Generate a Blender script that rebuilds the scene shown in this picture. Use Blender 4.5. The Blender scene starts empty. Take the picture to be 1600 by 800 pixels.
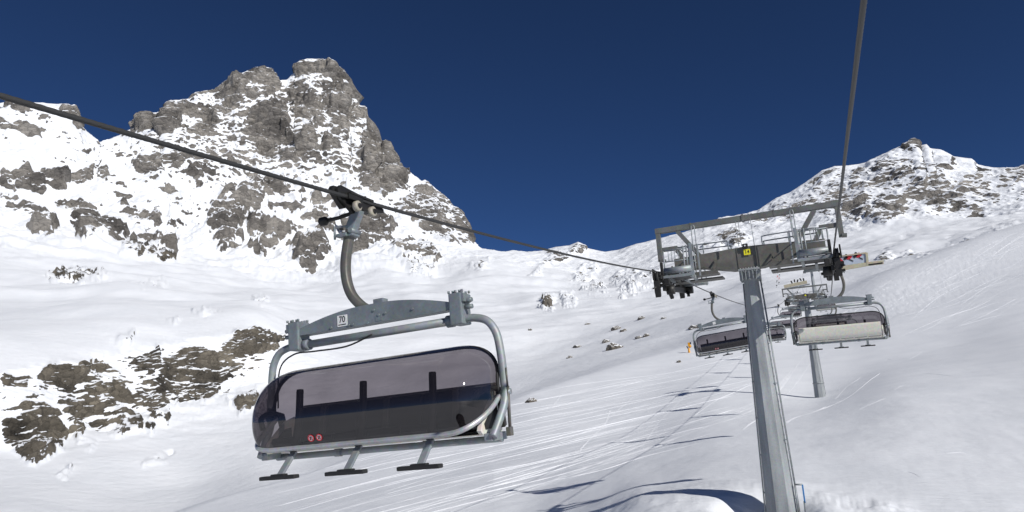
import bpy, bmesh, math, random
import numpy as np
from mathutils import Vector, Matrix

rnd = random.Random(7)
scene = bpy.context.scene
COL = scene.collection
R = math.radians

# ------------------------------------------------------------------ camera
PITCH, ROLL, YAW, FPX = R(12.0), R(3.5), R(23.8), 1090.0
fw = np.array([-math.sin(YAW)*math.cos(PITCH), math.cos(YAW)*math.cos(PITCH), math.sin(PITCH)])
ri = np.array([math.cos(YAW), math.sin(YAW), 0.0])
up0 = np.cross(ri, fw)
CR = math.cos(ROLL)*ri - math.sin(ROLL)*up0
CU = math.sin(ROLL)*ri + math.cos(ROLL)*up0
cam = bpy.data.cameras.new('camera'); camo = bpy.data.objects.new('camera', cam); COL.objects.link(camo)
cam.sensor_width = 36; cam.lens = 36*FPX/1600; cam.clip_start = 0.1; cam.clip_end = 30000
camo.matrix_world = Matrix(((CR[0], CU[0], -fw[0], 0), (CR[1], CU[1], -fw[1], 0), (CR[2], CU[2], -fw[2], 0), (0, 0, 0, 1)))
scene.camera = camo

def ray(px, py):
    d = fw*FPX + CR*(px-800) + CU*(400-py)
    return d/np.linalg.norm(d)
def onplane(px, py, Y):
    d = ray(px, py); return Vector(d*(Y/d[1]))
def project(P):
    d = P@fw
    d = np.where(d > 1e-3, d, 1e-3)
    return 800+FPX*(P@CR)/d, 400-FPX*(P@CU)/d

# ------------------------------------------------------------------ materials
def new_mat(name):
    m = bpy.data.materials.new(name); m.use_nodes = True
    nt = m.node_tree
    return m, nt, nt.nodes['Principled BSDF']
def N(nt, typ, **kw):
    n = nt.nodes.new(typ)
    for k, v in kw.items():
        if k.startswith('i_'):
            key = k[2:].replace('_', ' ')
            n.inputs[key].default_value = v
        else: setattr(n, k, v)
    return n
def ramp(nt, stops):
    n = nt.nodes.new('ShaderNodeValToRGB')
    el = n.color_ramp.elements
    while len(el) < len(stops): el.new(0.5)
    for e, (p, c) in zip(el, stops): e.position = p; e.color = (*c, 1)
    return n

def metal(name, c, metallic=0.5, rough=0.5, var=0.25, scale=3.0, bump=0.05, streak=1.0):
    m, nt, b = new_mat(name); L = nt.links
    tc = N(nt, 'ShaderNodeTexCoord')
    n1 = N(nt, 'ShaderNodeTexNoise', i_Scale=scale, i_Detail=6.0, i_Roughness=0.65)
    n2 = N(nt, 'ShaderNodeTexVoronoi', i_Scale=scale*9)
    mp = N(nt, 'ShaderNodeMapping'); mp.inputs['Scale'].default_value = (1, 1, streak); L.new(tc.outputs['Object'], mp.inputs['Vector'])
    L.new(mp.outputs[0], n1.inputs['Vector']); L.new(tc.outputs['Object'], n2.inputs['Vector'])
    r = ramp(nt, [(0.25, tuple(x*(1-var) for x in c)), (0.75, tuple(min(1, x*(1+var)) for x in c))])
    L.new(n1.outputs['Fac'], r.inputs['Fac'])
    mx = N(nt, 'ShaderNodeMix', data_type='RGBA', blend_type='MULTIPLY'); mx.inputs['Factor'].default_value = 0.16
    L.new(r.outputs['Color'], mx.inputs['A']); L.new(n2.outputs['Color'], mx.inputs['B'])
    L.new(mx.outputs['Result'], b.inputs['Base Color'])
    b.inputs['Metallic'].default_value = metallic
    rr = N(nt, 'ShaderNodeMapRange'); rr.inputs['To Min'].default_value = rough-0.1; rr.inputs['To Max'].default_value = rough+0.15
    L.new(n1.outputs['Fac'], rr.inputs['Value']); L.new(rr.outputs['Result'], b.inputs['Roughness'])
    bp = N(nt, 'ShaderNodeBump', i_Strength=bump, i_Distance=0.01)
    L.new(n1.outputs['Fac'], bp.inputs['Height']); L.new(bp.outputs['Normal'], b.inputs['Normal'])
    return m
def plain(name, c, rough=0.5, metallic=0.0, var=0.12, scale=6.0):
    return metal(name, c, metallic, rough, var, scale, 0.03)

GALV = metal('galvanised_steel', (0.30, 0.325, 0.335), 0.35, 0.5, 0.22, 2.2)
POLE = metal('galvanised_pole', (0.33, 0.35, 0.355), 0.25, 0.55, 0.36, 3.2, 0.05, 0.14)
BEAM = metal('blue_grey_galvanised', (0.225, 0.255, 0.27), 0.3, 0.5, 0.22, 4.0)
DARKARM = metal('dark_weathered_steel', (0.135, 0.13, 0.115), 0.3, 0.5, 0.3, 3.0)
OLIVE = metal('weathered_crossarm', (0.16, 0.155, 0.135), 0.25, 0.55, 0.3, 1.5)
BLACK = plain('black_rubber', (0.018, 0.018, 0.018), 0.6)
BLACKMETAL = metal('greasy_black_metal', (0.03, 0.029, 0.027), 0.4, 0.5, 0.4, 5)
SEAT = plain('black_upholstery', (0.016, 0.017, 0.021), 0.7)
CREAM = plain('cream_panel', (0.72, 0.70, 0.61), 0.4, 0.0, 0.06, 2.0)
TAN = plain('tan_board', (0.52, 0.47, 0.34), 0.55, 0.0, 0.15, 2.0)
NAVY = plain('navy_sky_reflection', (0.012, 0.016, 0.03), 0.18, 0, 0.1)  # colour of the sky reflection painted along the bubble's upper edge
WHITE = plain('white_plate', (0.8, 0.8, 0.78), 0.4, 0, 0.04)
YELLOW = plain('yellow_plate', (0.85, 0.78, 0.03), 0.4, 0, 0.05)
ORANGE = plain('orange_paint', (0.72, 0.33, 0.02), 0.4, 0, 0.15)
RED = plain('red_paint', (0.55, 0.03, 0.04), 0.5)
BLUE = plain('blue_paint', (0.03, 0.2, 0.5), 0.45)
ROLLERM = plain('dirty_white_roller', (0.36, 0.33, 0.27), 0.5, 0, 0.3, 12)
ALU = metal('bright_aluminium', (0.52, 0.53, 0.53), 0.5, 0.4, 0.15, 3)
GREYBLUE = plain('sign_grey', (0.5, 0.56, 0.66), 0.5)

ROPE, nt, b = new_mat('steel_rope')
b.inputs['Base Color'].default_value = (0.042, 0.042, 0.041, 1); b.inputs['Metallic'].default_value = 0.15; b.inputs['Roughness'].default_value = 0.55

def glass_mat(name, tint):
    m = bpy.data.materials.new(name); m.use_nodes = True; nt = m.node_tree; nt.nodes.clear(); L = nt.links
    out = N(nt, 'ShaderNodeOutputMaterial'); mix = N(nt, 'ShaderNodeMixShader')
    tr = N(nt, 'ShaderNodeBsdfTransparent'); gl = N(nt, 'ShaderNodeBsdfGlossy'); gl.inputs['Roughness'].default_value = 0.04
    fr = N(nt, 'ShaderNodeFresnel'); gm = N(nt, 'ShaderNodeNewGeometry'); im = N(nt, 'ShaderNodeMapRange')   # a thin sheet: the same gloss from both sides
    im.inputs['To Min'].default_value = 1.75; im.inputs['To Max'].default_value = 1/1.75
    L.new(gm.outputs['Backfacing'], im.inputs['Value']); L.new(im.outputs[0], fr.inputs['IOR'])
    tc = N(nt, 'ShaderNodeTexCoord'); nz = N(nt, 'ShaderNodeTexNoise', i_Scale=2.0, i_Detail=5.0)
    rp = ramp(nt, [(0.3, tuple(t*0.88 for t in tint)), (0.7, tuple(t*1.1 for t in tint))])
    L.new(tc.outputs['Object'], nz.inputs['Vector']); L.new(nz.outputs['Fac'], rp.inputs['Fac']); L.new(rp.outputs['Color'], tr.inputs['Color'])
    df = N(nt, 'ShaderNodeBsdfDiffuse'); df.inputs['Color'].default_value = (0.10, 0.085, 0.095, 1)
    m2 = N(nt, 'ShaderNodeMixShader'); m2.inputs[0].default_value = 0.10   # dust on the plastic
    L.new(tr.outputs[0], m2.inputs[1]); L.new(df.outputs[0], m2.inputs[2])
    L.new(fr.outputs[0], mix.inputs[0]); L.new(m2.outputs[0], mix.inputs[1]); L.new(gl.outputs[0], mix.inputs[2]); L.new(mix.outputs[0], out.inputs[0])
    return m
GLASS = glass_mat('tinted_bubble', (0.27, 0.245, 0.264))

# --- snow and rock
def terrain_mat(name, s, rock_lo, rock_hi, squash, bumpd, near=False, sk=(1.9, -0.80)):
    """s = size in metres of the largest rock features"""
    m, nt, b = new_mat(name); L = nt.links
    geo = N(nt, 'ShaderNodeNewGeometry'); at = N(nt, 'ShaderNodeAttribute', attribute_name='rock')
    mp = N(nt, 'ShaderNodeMapping'); mp.inputs['Scale'].default_value = (1/s, 1/s, squash/s); mp.inputs['Rotation'].default_value = (R(14), R(26), 0)
    L.new(geo.outputs['Position'], mp.inputs['Vector'])
    n1 = N(nt, 'ShaderNodeTexNoise', i_Scale=1.0, i_Detail=9.0, i_Roughness=0.68, i_Distortion=0.6)
    n2 = N(nt, 'ShaderNodeTexNoise', i_Scale=3.3, i_Detail=8.0, i_Roughness=0.7)
    L.new(mp.outputs[0], n1.inputs['Vector']); L.new(mp.outputs[0], n2.inputs['Vector'])
    sep = N(nt, 'ShaderNodeSeparateXYZ'); L.new(geo.outputs['Normal'], sep.inputs[0])
    def math_(op, a, bb=None, c=None):
        n = N(nt, 'ShaderNodeMath', operation=op)
        for i, v in enumerate((a, bb, c)):
            if v is None: continue
            if isinstance(v, (int, float)): n.inputs[i].default_value = v
            else: L.new(v, n.inputs[i])
        return n.outputs[0]
    steep = math_('SUBTRACT', 1.0, sep.outputs['Z'])
    v = math_('MULTIPLY_ADD', n1.outputs['Fac'], 1.7, -0.85)
    v = math_('ADD', v, math_('MULTIPLY_ADD', n2.outputs['Fac'], 1.3, -0.65))
    v = math_('ADD', v, at.outputs['Fac'])
    v = math_('ADD', v, math_('MULTIPLY_ADD', steep, sk[0], sk[1]))
    mask = N(nt, 'ShaderNodeMapRange', interpolation_type='SMOOTHSTEP')
    mask.inputs['From Min'].default_value = 0.51; mask.inputs['From Max'].default_value = 0.57
    gate = N(nt, 'ShaderNodeMapRange', interpolation_type='SMOOTHSTEP'); gate.inputs['From Min'].default_value = 0.0; gate.inputs['From Max'].default_value = 0.14
    gate.inputs['To Min'].default_value = -1.2; gate.inputs['To Max'].default_value = 0.0
    L.new(at.outputs['Fac'], gate.inputs['Value']); v = math_('ADD', v, gate.outputs[0])
    L.new(v, mask.inputs['Value'])
    mk = mask.outputs[0]
    # rock colour; wide tone range and dark cracks also paint in relief shading
    rc = ramp(nt, [(0.36, rock_lo), (0.5, tuple(0.45*a+0.55*c for a, c in zip(rock_lo, rock_hi))), (0.64, rock_hi)])
    n3 = N(nt, 'ShaderNodeTexNoise', i_Scale=0.8, i_Detail=10.0, i_Roughness=0.75); L.new(mp.outputs[0], n3.inputs['Vector'])
    L.new(n3.outputs['Fac'], rc.inputs['Fac'])
    wv = N(nt, 'ShaderNodeMix', data_type='RGBA'); wv.inputs['Factor'].default_value = 0.22
    L.new(mp.outputs[0], wv.inputs['A']); L.new(n2.outputs['Color'], wv.inputs['B'])
    vo = N(nt, 'ShaderNodeTexVoronoi', i_Scale=7.0); L.new(wv.outputs['Result'], vo.inputs['Vector'])
    ve = N(nt, 'ShaderNodeTexVoronoi', feature='DISTANCE_TO_EDGE', i_Scale=7.0); L.new(wv.outputs['Result'], ve.inputs['Vector'])
    sepc = N(nt, 'ShaderNodeSeparateColor'); L.new(vo.outputs['Color'], sepc.inputs[0])
    cellv = math_('MULTIPLY_ADD', sepc.outputs[0], 0.55, 0.72)
    crk = N(nt, 'ShaderNodeMapRange'); crk.inputs['From Max'].default_value = 0.05; crk.inputs['To Min'].default_value = 0.55; L.new(ve.outputs['Distance'], crk.inputs['Value'])
    cm = N(nt, 'ShaderNodeMix', data_type='RGBA', blend_type='MULTIPLY'); cm.inputs['Factor'].default_value = 1.0
    L.new(rc.outputs[0], cm.inputs['A']); comb = N(nt, 'ShaderNodeCombineColor'); cv = math_('MULTIPLY', cellv, crk.outputs[0])
    for k_ in range(3): L.new(cv, comb.inputs[k_])
    L.new(comb.outputs[0], cm.inputs['B'])
    sc = ramp(nt, [(0.3, (0.79, 0.81, 0.84)), (0.7, (0.86, 0.875, 0.90))])
    n4 = N(nt, 'ShaderNodeTexNoise', i_Scale=(0.15 if near else 1.0), i_Detail=5.0); L.new(geo.outputs['Position'] if near else mp.outputs[0], n4.inputs['Vector'])
    L.new(n4.outputs['Fac'], sc.inputs['Fac'])
    mx = N(nt, 'ShaderNodeMix', data_type='RGBA'); L.new(mk, mx.inputs['Factor']); L.new(sc.outputs[0], mx.inputs['A']); L.new(cm.outputs['Result'], mx.inputs['B'])
    L.new(mx.outputs['Result'], b.inputs['Base Color'])
    b.inputs['Roughness'].default_value = 0.75; b.inputs['Specular IOR Level'].default_value = 0.25
    # bump: rough on rock, soft on snow
    rb = N(nt, 'ShaderNodeTexNoise', i_Scale=4.0, i_Detail=10.0, i_Roughness=0.75); L.new(mp.outputs[0], rb.inputs['Vector'])
    hh_ = math_('ADD', rb.outputs['Fac'], math_('MULTIPLY', vo.outputs['Distance'], -0.5))
    h = math_('MULTIPLY', hh_, math_('MULTIPLY_ADD', mk, 0.93, 0.07))
    bp = N(nt, 'ShaderNodeBump', i_Strength=0.9, i_Distance=bumpd)
    if near:
        mp2 = N(nt, 'ShaderNodeMapping'); mp2.inputs['Scale'].default_value = (0.8, 2.6, 1); mp2.inputs['Rotation'].default_value = (0, 0, R(18))
        L.new(geo.outputs['Position'], mp2.inputs['Vector'])
        sn = N(nt, 'ShaderNodeTexNoise', i_Scale=1.1, i_Detail=7.0, i_Roughness=0.62); L.new(mp2.outputs[0], sn.inputs['Vector'])
        bp.inputs['Strength'].default_value = 0.5; bp.inputs['Distance'].default_value = 0.15
        sg = N(nt, 'ShaderNodeTexNoise', i_Scale=14.0, i_Detail=4.0, i_Roughness=0.7); L.new(geo.outputs['Position'], sg.inputs['Vector'])
        L.new(math_('MULTIPLY_ADD', sg.outputs['Fac'], 0.10, sn.outputs['Fac']), bp.inputs['Height'])
    else:
        L.new(h, bp.inputs['Height'])
    L.new(bp.outputs['Normal'], b.inputs['Normal'])
    return m
M_FAR = terrain_mat('mountain_snow_and_rock', 150.0, (0.14, 0.129, 0.119), (0.46, 0.425, 0.38), 1.7, 34.0)
M_MID = terrain_mat('hillside_snow_and_rock', 26.0, (0.055, 0.049, 0.042), (0.29, 0.255, 0.20), 1.3, 6.5, sk=(1.15, -0.47))
M_NEAR = terrain_mat('piste_snow', 6.0, (0.08, 0.07, 0.06), (0.22, 0.19, 0.16), 1.5, 0.5, near=True)
TRK, nt, b = new_mat('turned_snow'); b.inputs['Base Color'].default_value = (0.84, 0.855, 0.88, 1); b.inputs['Roughness'].default_value = 0.7; b.inputs['Specular IOR Level'].default_value = 0.2
def rock_mat(name, lo, hi, s):
    m, nt, b = new_mat(name); L = nt.links
    geo = N(nt, 'ShaderNodeNewGeometry'); tc = N(nt, 'ShaderNodeTexCoord')
    n = N(nt, 'ShaderNodeTexNoise', i_Scale=1/s, i_Detail=9.0, i_Roughness=0.7); L.new(tc.outputs['Object'], n.inputs['Vector'])
    rc = ramp(nt, [(0.3, lo), (0.7, hi)]); L.new(n.outputs['Fac'], rc.inputs['Fac'])
    sep = N(nt, 'ShaderNodeSeparateXYZ'); L.new(geo.outputs['Normal'], sep.inputs[0])
    ad = N(nt, 'ShaderNodeMath', operation='MULTIPLY_ADD'); ad.inputs[1].default_value = 0.8; L.new(n.outputs['Fac'], ad.inputs[0]); L.new(sep.outputs['Z'], ad.inputs[2])
    mr = N(nt, 'ShaderNodeMapRange', interpolation_type='SMOOTHSTEP'); mr.inputs['From Min'].default_value = 1.05; mr.inputs['From Max'].default_value = 1.15
    L.new(ad.outputs[0], mr.inputs['Value'])
    mx = N(nt, 'ShaderNodeMix', data_type='RGBA'); L.new(mr.outputs[0], mx.inputs['Factor']); L.new(rc.outputs[0], mx.inputs['A']); mx.inputs['B'].default_value = (0.86, 0.87, 0.88, 1)
    L.new(mx.outputs['Result'], b.inputs['Base Color']); b.inputs['Roughness'].default_value = 0.85
    bp = N(nt, 'ShaderNodeBump', i_Strength=0.8, i_Distance=0.3*s); L.new(n.outputs['Fac'], bp.inputs['Height']); L.new(bp.outputs['Normal'], b.inputs['Normal'])
    return m
M_BOULDER = rock_mat('boulder_rock', (0.05, 0.045, 0.04), (0.19, 0.165, 0.13), 1.2)

# ------------------------------------------------------------------ numpy noise
def _perm(seed):
    r = np.random.RandomState(seed); p = r.permutation(256).astype(np.int32)
    g = r.normal(size=(256, 3)).astype(np.float32); g /= np.linalg.norm(g, axis=1)[:, None]
    return np.concatenate([p, p]), g
def perlin(P, seed=0):
    p, g = _perm(seed)
    P = P.astype(np.float32); I = np.floor(P).astype(np.int32); F = P-I; I &= 255
    w = F*F*F*(F*(F*6-15)+10)
    res = 0
    for dx in (0, 1):
        px_ = p[(I[:, 0]+dx) & 255]; wx = w[:, 0] if dx else 1-w[:, 0]
        for dy in (0, 1):
            py_ = p[(px_+I[:, 1]+dy) & 255]; wy = wx*(w[:, 1] if dy else 1-w[:, 1])
            for dz in (0, 1):
                h = p[(py_+I[:, 2]+dz) & 255]; gg = g[h]
                dot = gg[:, 0]*(F[:, 0]-dx)+gg[:, 1]*(F[:, 1]-dy)+gg[:, 2]*(F[:, 2]-dz)
                res = res+dot*wy*(w[:, 2] if dz else 1-w[:, 2])
    return res*1.5
def fbm(P, octv, seed=0, ridged=False, gain=0.5):
    a, s, f = 1.0, 0, 1.0
    for i in range(octv):
        n = perlin(P*f+i*17.3, seed+i)
        if ridged: n = 1-2*np.abs(n)*1.3
        s = s+a*n; a *= gain; f *= 2.03
    return s

# ------------------------------------------------------------------ terrain layers: (photo px, photo py, distance in metres)
CREST = [(-250,230),(-120,190),(0,162),(28,158),(62,162),(102,165),(114,175),(128,199),(154,226),(162,222),(190,211),(209,199),(233,180),(256,177),(266,158),(294,154),(304,144),(332,139),(361,123),(390,108),(408,103),(423,108),(437,126),(449,125),(465,113),(470,97),(480,92),(503,93),(522,99),(537,116),(541,142),(546,154),(556,156),(563,165),(574,166),(577,189),(584,208),(594,222),(603,227),(613,246),(632,270),(665,289),(689,306),(712,327),(727,348),(736,374),(741,382),(752,391),(787,394),(801,391),(822,394),(850,391),(868,386),(889,384),(903,378),(913,383),(917,388),(945,394),(966,391),(994,381),(1015,377),(1050,368),(1091,358),(1129,344),(1184,329),(1212,310),(1236,300),(1263,282),(1284,267),(1304,260),(1325,259),(1353,255),(1380,241),(1408,229),(1425,220),(1432,222),(1437,229),(1447,226),(1452,232),(1469,234),(1490,245),(1518,248),(1528,257),(1552,262),(1576,262),(1600,262),(1700,255),(1850,250)]
crest_r = lambda x: float(np.interp(x, [-250,130,200,500,700,760,900,1000,1190,1425,1600,1850], [2700,2600,2850,3100,2800,2600,2350,2300,2300,2400,2300,2300]))
LAY = dict(
 B=[(-250,960,50),(0,900,55),(290,830,58),(480,806,52),(600,800,46),(700,800,44),(830,800,42),(940,800,35),(1000,800,30),(1100,800,28),(1220,800,27),(1400,800,29),(1600,800,31),(1850,800,34)],
 C=[(-250,950,54),(0,890,60),(290,815,68),(480,775,72),(700,735,80),(830,705,85),(1000,690,80),(1110,660,85),(1278,640,95),(1400,620,88),(1600,620,82),(1850,600,84)],
 D=[(-250,940,57),(0,885,63),(290,806,74),(480,755,88),(700,690,112),(830,645,130),(1000,622,140),(1110,603,142),(1200,612,130),(1278,623,122),(1330,600,140),(1380,575,160),(1500,545,176),(1600,520,182),(1850,480,200)],
 D2=[(-250,935,59),(0,883,65),(290,803,76),(480,748,95),(700,677,125),(830,628,150),(1000,590,180),(1110,560,210),(1200,555,210),(1278,550,210),(1330,530,228),(1380,500,250),(1500,460,278),(1600,430,295),(1850,370,330)],
 E=[(-250,930,62),(0,880,68),(290,800,78),(400,765,90),(480,742,100),(560,712,115),(700,665,140),(830,612,175),(950,575,210),(1060,545,250),(1130,515,290),(1200,480,320),(1265,478,330),(1330,450,350),(1380,425,368),(1420,410,388),(1450,398,402),(1520,372,435),(1600,348,475),(1850,270,600)],
 F=[(-250,1000,120),(0,950,140),(290,850,150),(480,772,160),(700,675,190),(830,616,230),(950,573,270),(1060,540,310),(1130,507,360),(1200,470,400),(1330,443,430),(1380,426,440),(1450,404,470),(1520,379,500),(1600,355,540),(1850,276,660)],
 G=[(-250,860,200),(0,800,220),(150,800,230),(290,790,240),(400,745,250),(480,735,260),(560,705,270),(700,655,290),(830,603,330),(950,560,370),(1060,525,410),(1130,495,450),(1200,455,520),(1330,435,560),(1400,415,560),(1450,402,580),(1520,380,600),(1600,358,640),(1850,280,760)],
 H=[(-250,720,300),(0,715,320),(100,690,340),(200,650,370),(300,625,400),(400,600,430),(480,610,430),(600,600,450),(700,580,480),(830,560,520),(950,520,600),(1060,480,700),(1130,460,720),(1200,435,800),(1330,418,900),(1400,410,800),(1500,388,800),(1600,358,800),(1850,295,800)],
 I=[(-250,590,335),(0,575,355),(100,565,375),(200,545,408),(300,535,440),(400,520,472),(450,525,520),(520,540,540),(600,540,560),(700,530,600),(830,510,680),(950,480,800),(1060,455,900),(1130,445,950),(1200,425,1000),(1330,405,1100),(1420,385,1000),(1500,375,1100),(1600,352,1100),(1850,295,1100)],
 J=[(-250,500,700),(0,480,750),(200,460,800),(400,470,850),(520,480,900),(700,470,1000),(830,460,1100),(950,450,1200),(1060,432,1300),(1200,400,1400),(1330,385,1500),(1450,366,1500),(1600,345,1500),(1850,292,1500)],
 K=[(-250,380,1400),(0,395,1500),(150,385,1600),(300,405,1700),(420,430,1700),(500,425,1800),(600,400,1900),(680,420,1900),(740,400,2000),(850,420,1900),(950,440,1800),(1060,410,1700),(1200,375,1800),(1330,358,1800),(1450,340,1850),(1600,335,1850),(1850,290,1850)],
 L=[(-250,280,2000),(0,300,2050),(150,300,2200),(300,270,2500),(420,270,2600),(500,270,2600),(600,300,2600),(680,350,2450),(740,392,2300),(850,402,2150),(950,415,2050),(1060,390,1950),(1200,352,2050),(1330,310,2100),(1450,290,2100),(1600,300,2050),(1850,285,2050)],
 M=[(x, y, crest_r(x)) for x, y in CREST])
AZ0, AZ1 = -66.0, 20.0
az_f = np.arange(AZ0, AZ1, 0.064)
az_c = np.arange(AZ1, AZ0+360.0, 2.0)
AZ = np.concatenate([az_f, az_c]); nA = len(AZ)
def smooth(a, sig):
    k = np.arange(-int(3*sig), int(3*sig)+1); w = np.exp(-0.5*(k/sig)**2); w /= w.sum()
    return np.convolve(np.pad(a, len(k)//2, mode='edge'), w, 'valid')
outside = np.clip(np.minimum(np.abs(((AZ-AZ1+180) % 360)-180), np.abs(((AZ-AZ0+180) % 360)-180))/28.0, 0, 1)
outside[:len(az_f)] = 0; wout = 1-(3*outside**2-2*outside**3)
def layer(name):
    pts = []
    for x, y, r in LAY[name]:
        d = ray(x, y); pts.append((math.degrees(math.atan2(d[0], d[1])), d[2]/math.hypot(d[0], d[1]), r))
    pts.sort(); p = np.array(pts)
    # columns outside the fine range blend from the right end value to the left end value
    t = np.interp(AZ, p[:, 0], p[:, 1]); rr = np.exp(np.interp(AZ, p[:, 0], np.log(p[:, 2])))
    far = AZ > AZ1; s = np.clip((AZ-AZ1)/(AZ0+360-AZ1), 0, 1); s = 3*s*s-2*s**3
    t = np.where(far, p[-1, 1]*(1-s)+p[0, 1]*s, t); rr = np.where(far, np.exp(np.log(p[-1, 2])*(1-s)+np.log(p[0, 2])*s), rr)
    if name != 'M':
        n = len(az_f); t[:n] = smooth(t[:n], 14); rr[:n] = smooth(rr[:n], 14)
    t = t*wout+(-0.12)*(1-wout)
    return rr, t*rr
names = ['B', 'C', 'D', 'D2', 'E', 'F', 'G', 'H', 'I', 'J', 'K', 'L', 'M']
Rk = [np.full(nA, 4.0)]; Zk = [np.full(nA, -5.6)]
for n in names:
    r_, z_ = layer(n); rmin = Rk[-1]*1.03; t_ = z_/r_
    r_ = np.maximum(r_, rmin); Rk.append(r_); Zk.append(t_*r_)
Rk.append(Rk[-1]*1.25); Zk.append(Zk[-1]*0.62)
Rk.append(np.full(nA, 9000.0)); Zk.append(np.full(nA, 150.0))
Rk = np.array(Rk); Zk = np.array(Zk)
for k in range(1, len(Rk)): Rk[k] = np.maximum(Rk[k], Rk[k-1]*1.02)
nK = len(Rk); dR = np.diff(Rk, axis=0); S = np.diff(Zk, axis=0)/dR
Mk = np.zeros_like(Zk)
for k in range(1, nK-1):
    a, b_ = S[k-1], S[k]
    w1, w2 = 2*dR[k]+dR[k-1], dR[k]+2*dR[k-1]
    with np.errstate(divide='ignore', invalid='ignore'):
        h = (w1+w2)/(w1/a+w2/b_)
    Mk[k] = np.where(a*b_ > 0, h, 0)
Mk[0] = S[0]; Mk[-1] = S[-1]
iM = nK-3
SEG = [110, 110, 110, 60, 50, 8, 14, 70, 120, 60, 60, 150, 190, 24, 8]
rows_r, rows_z, rowseg = [], [], []
for k in range(nK-1):
    n = SEG[k]; tt = np.arange(n)/n
    if k == nK-2: tt = np.arange(n+1)/n
    m0, m1 = Mk[k].copy(), Mk[k+1].copy()
    if k == iM-1: m1 = S[k]*1.2; m0 = 0.6*m0+0.4*S[k]
    if k == iM: m0 = S[k]
    for t in tt:
        t = float(t)
        if k == 0: t = t**0.55
        h00, h10, h01, h11 = 2*t**3-3*t*t+1, t**3-2*t*t+t, -2*t**3+3*t*t, t**3-t*t
        rows_r.append(Rk[k]+t*dR[k]); rows_z.append(h00*Zk[k]+h10*dR[k]*m0+h01*Zk[k+1]+h11*dR[k]*m1); rowseg.append(k+t)
RR = np.array(rows_r); ZZ = np.array(rows_z); SG = np.array(rowseg)
nR = len(RR); A = np.radians(AZ)[None, :]
X = RR*np.sin(A); Y = RR*np.cos(A); Z = ZZ
P0 = np.stack([X, Y, Z], -1)
def normals(P):
    du = np.empty_like(P); dv = np.empty_like(P)
    du[:, 1:-1] = P[:, 2:]-P[:, :-2]; du[:, 0] = P[:, 1]-P[:, -1]; du[:, -1] = P[:, 0]-P[:, -2]
    dv[1:-1] = P[2:]-P[:-2]; dv[0] = P[1]-P[0]; dv[-1] = P[-1]-P[-2]
    n = np.cross(du, dv); n /= np.linalg.norm(n, axis=-1, keepdims=True)+1e-9
    return n*np.where(n[..., 2:] < 0, -1, 1)
NN = normals(P0)
seg = SG[:, None]+np.zeros((1, nA))
PX, PY = project(P0.reshape(-1, 3)); PX = PX.reshape(nR, nA); PY = PY.reshape(nR, nA)

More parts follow.
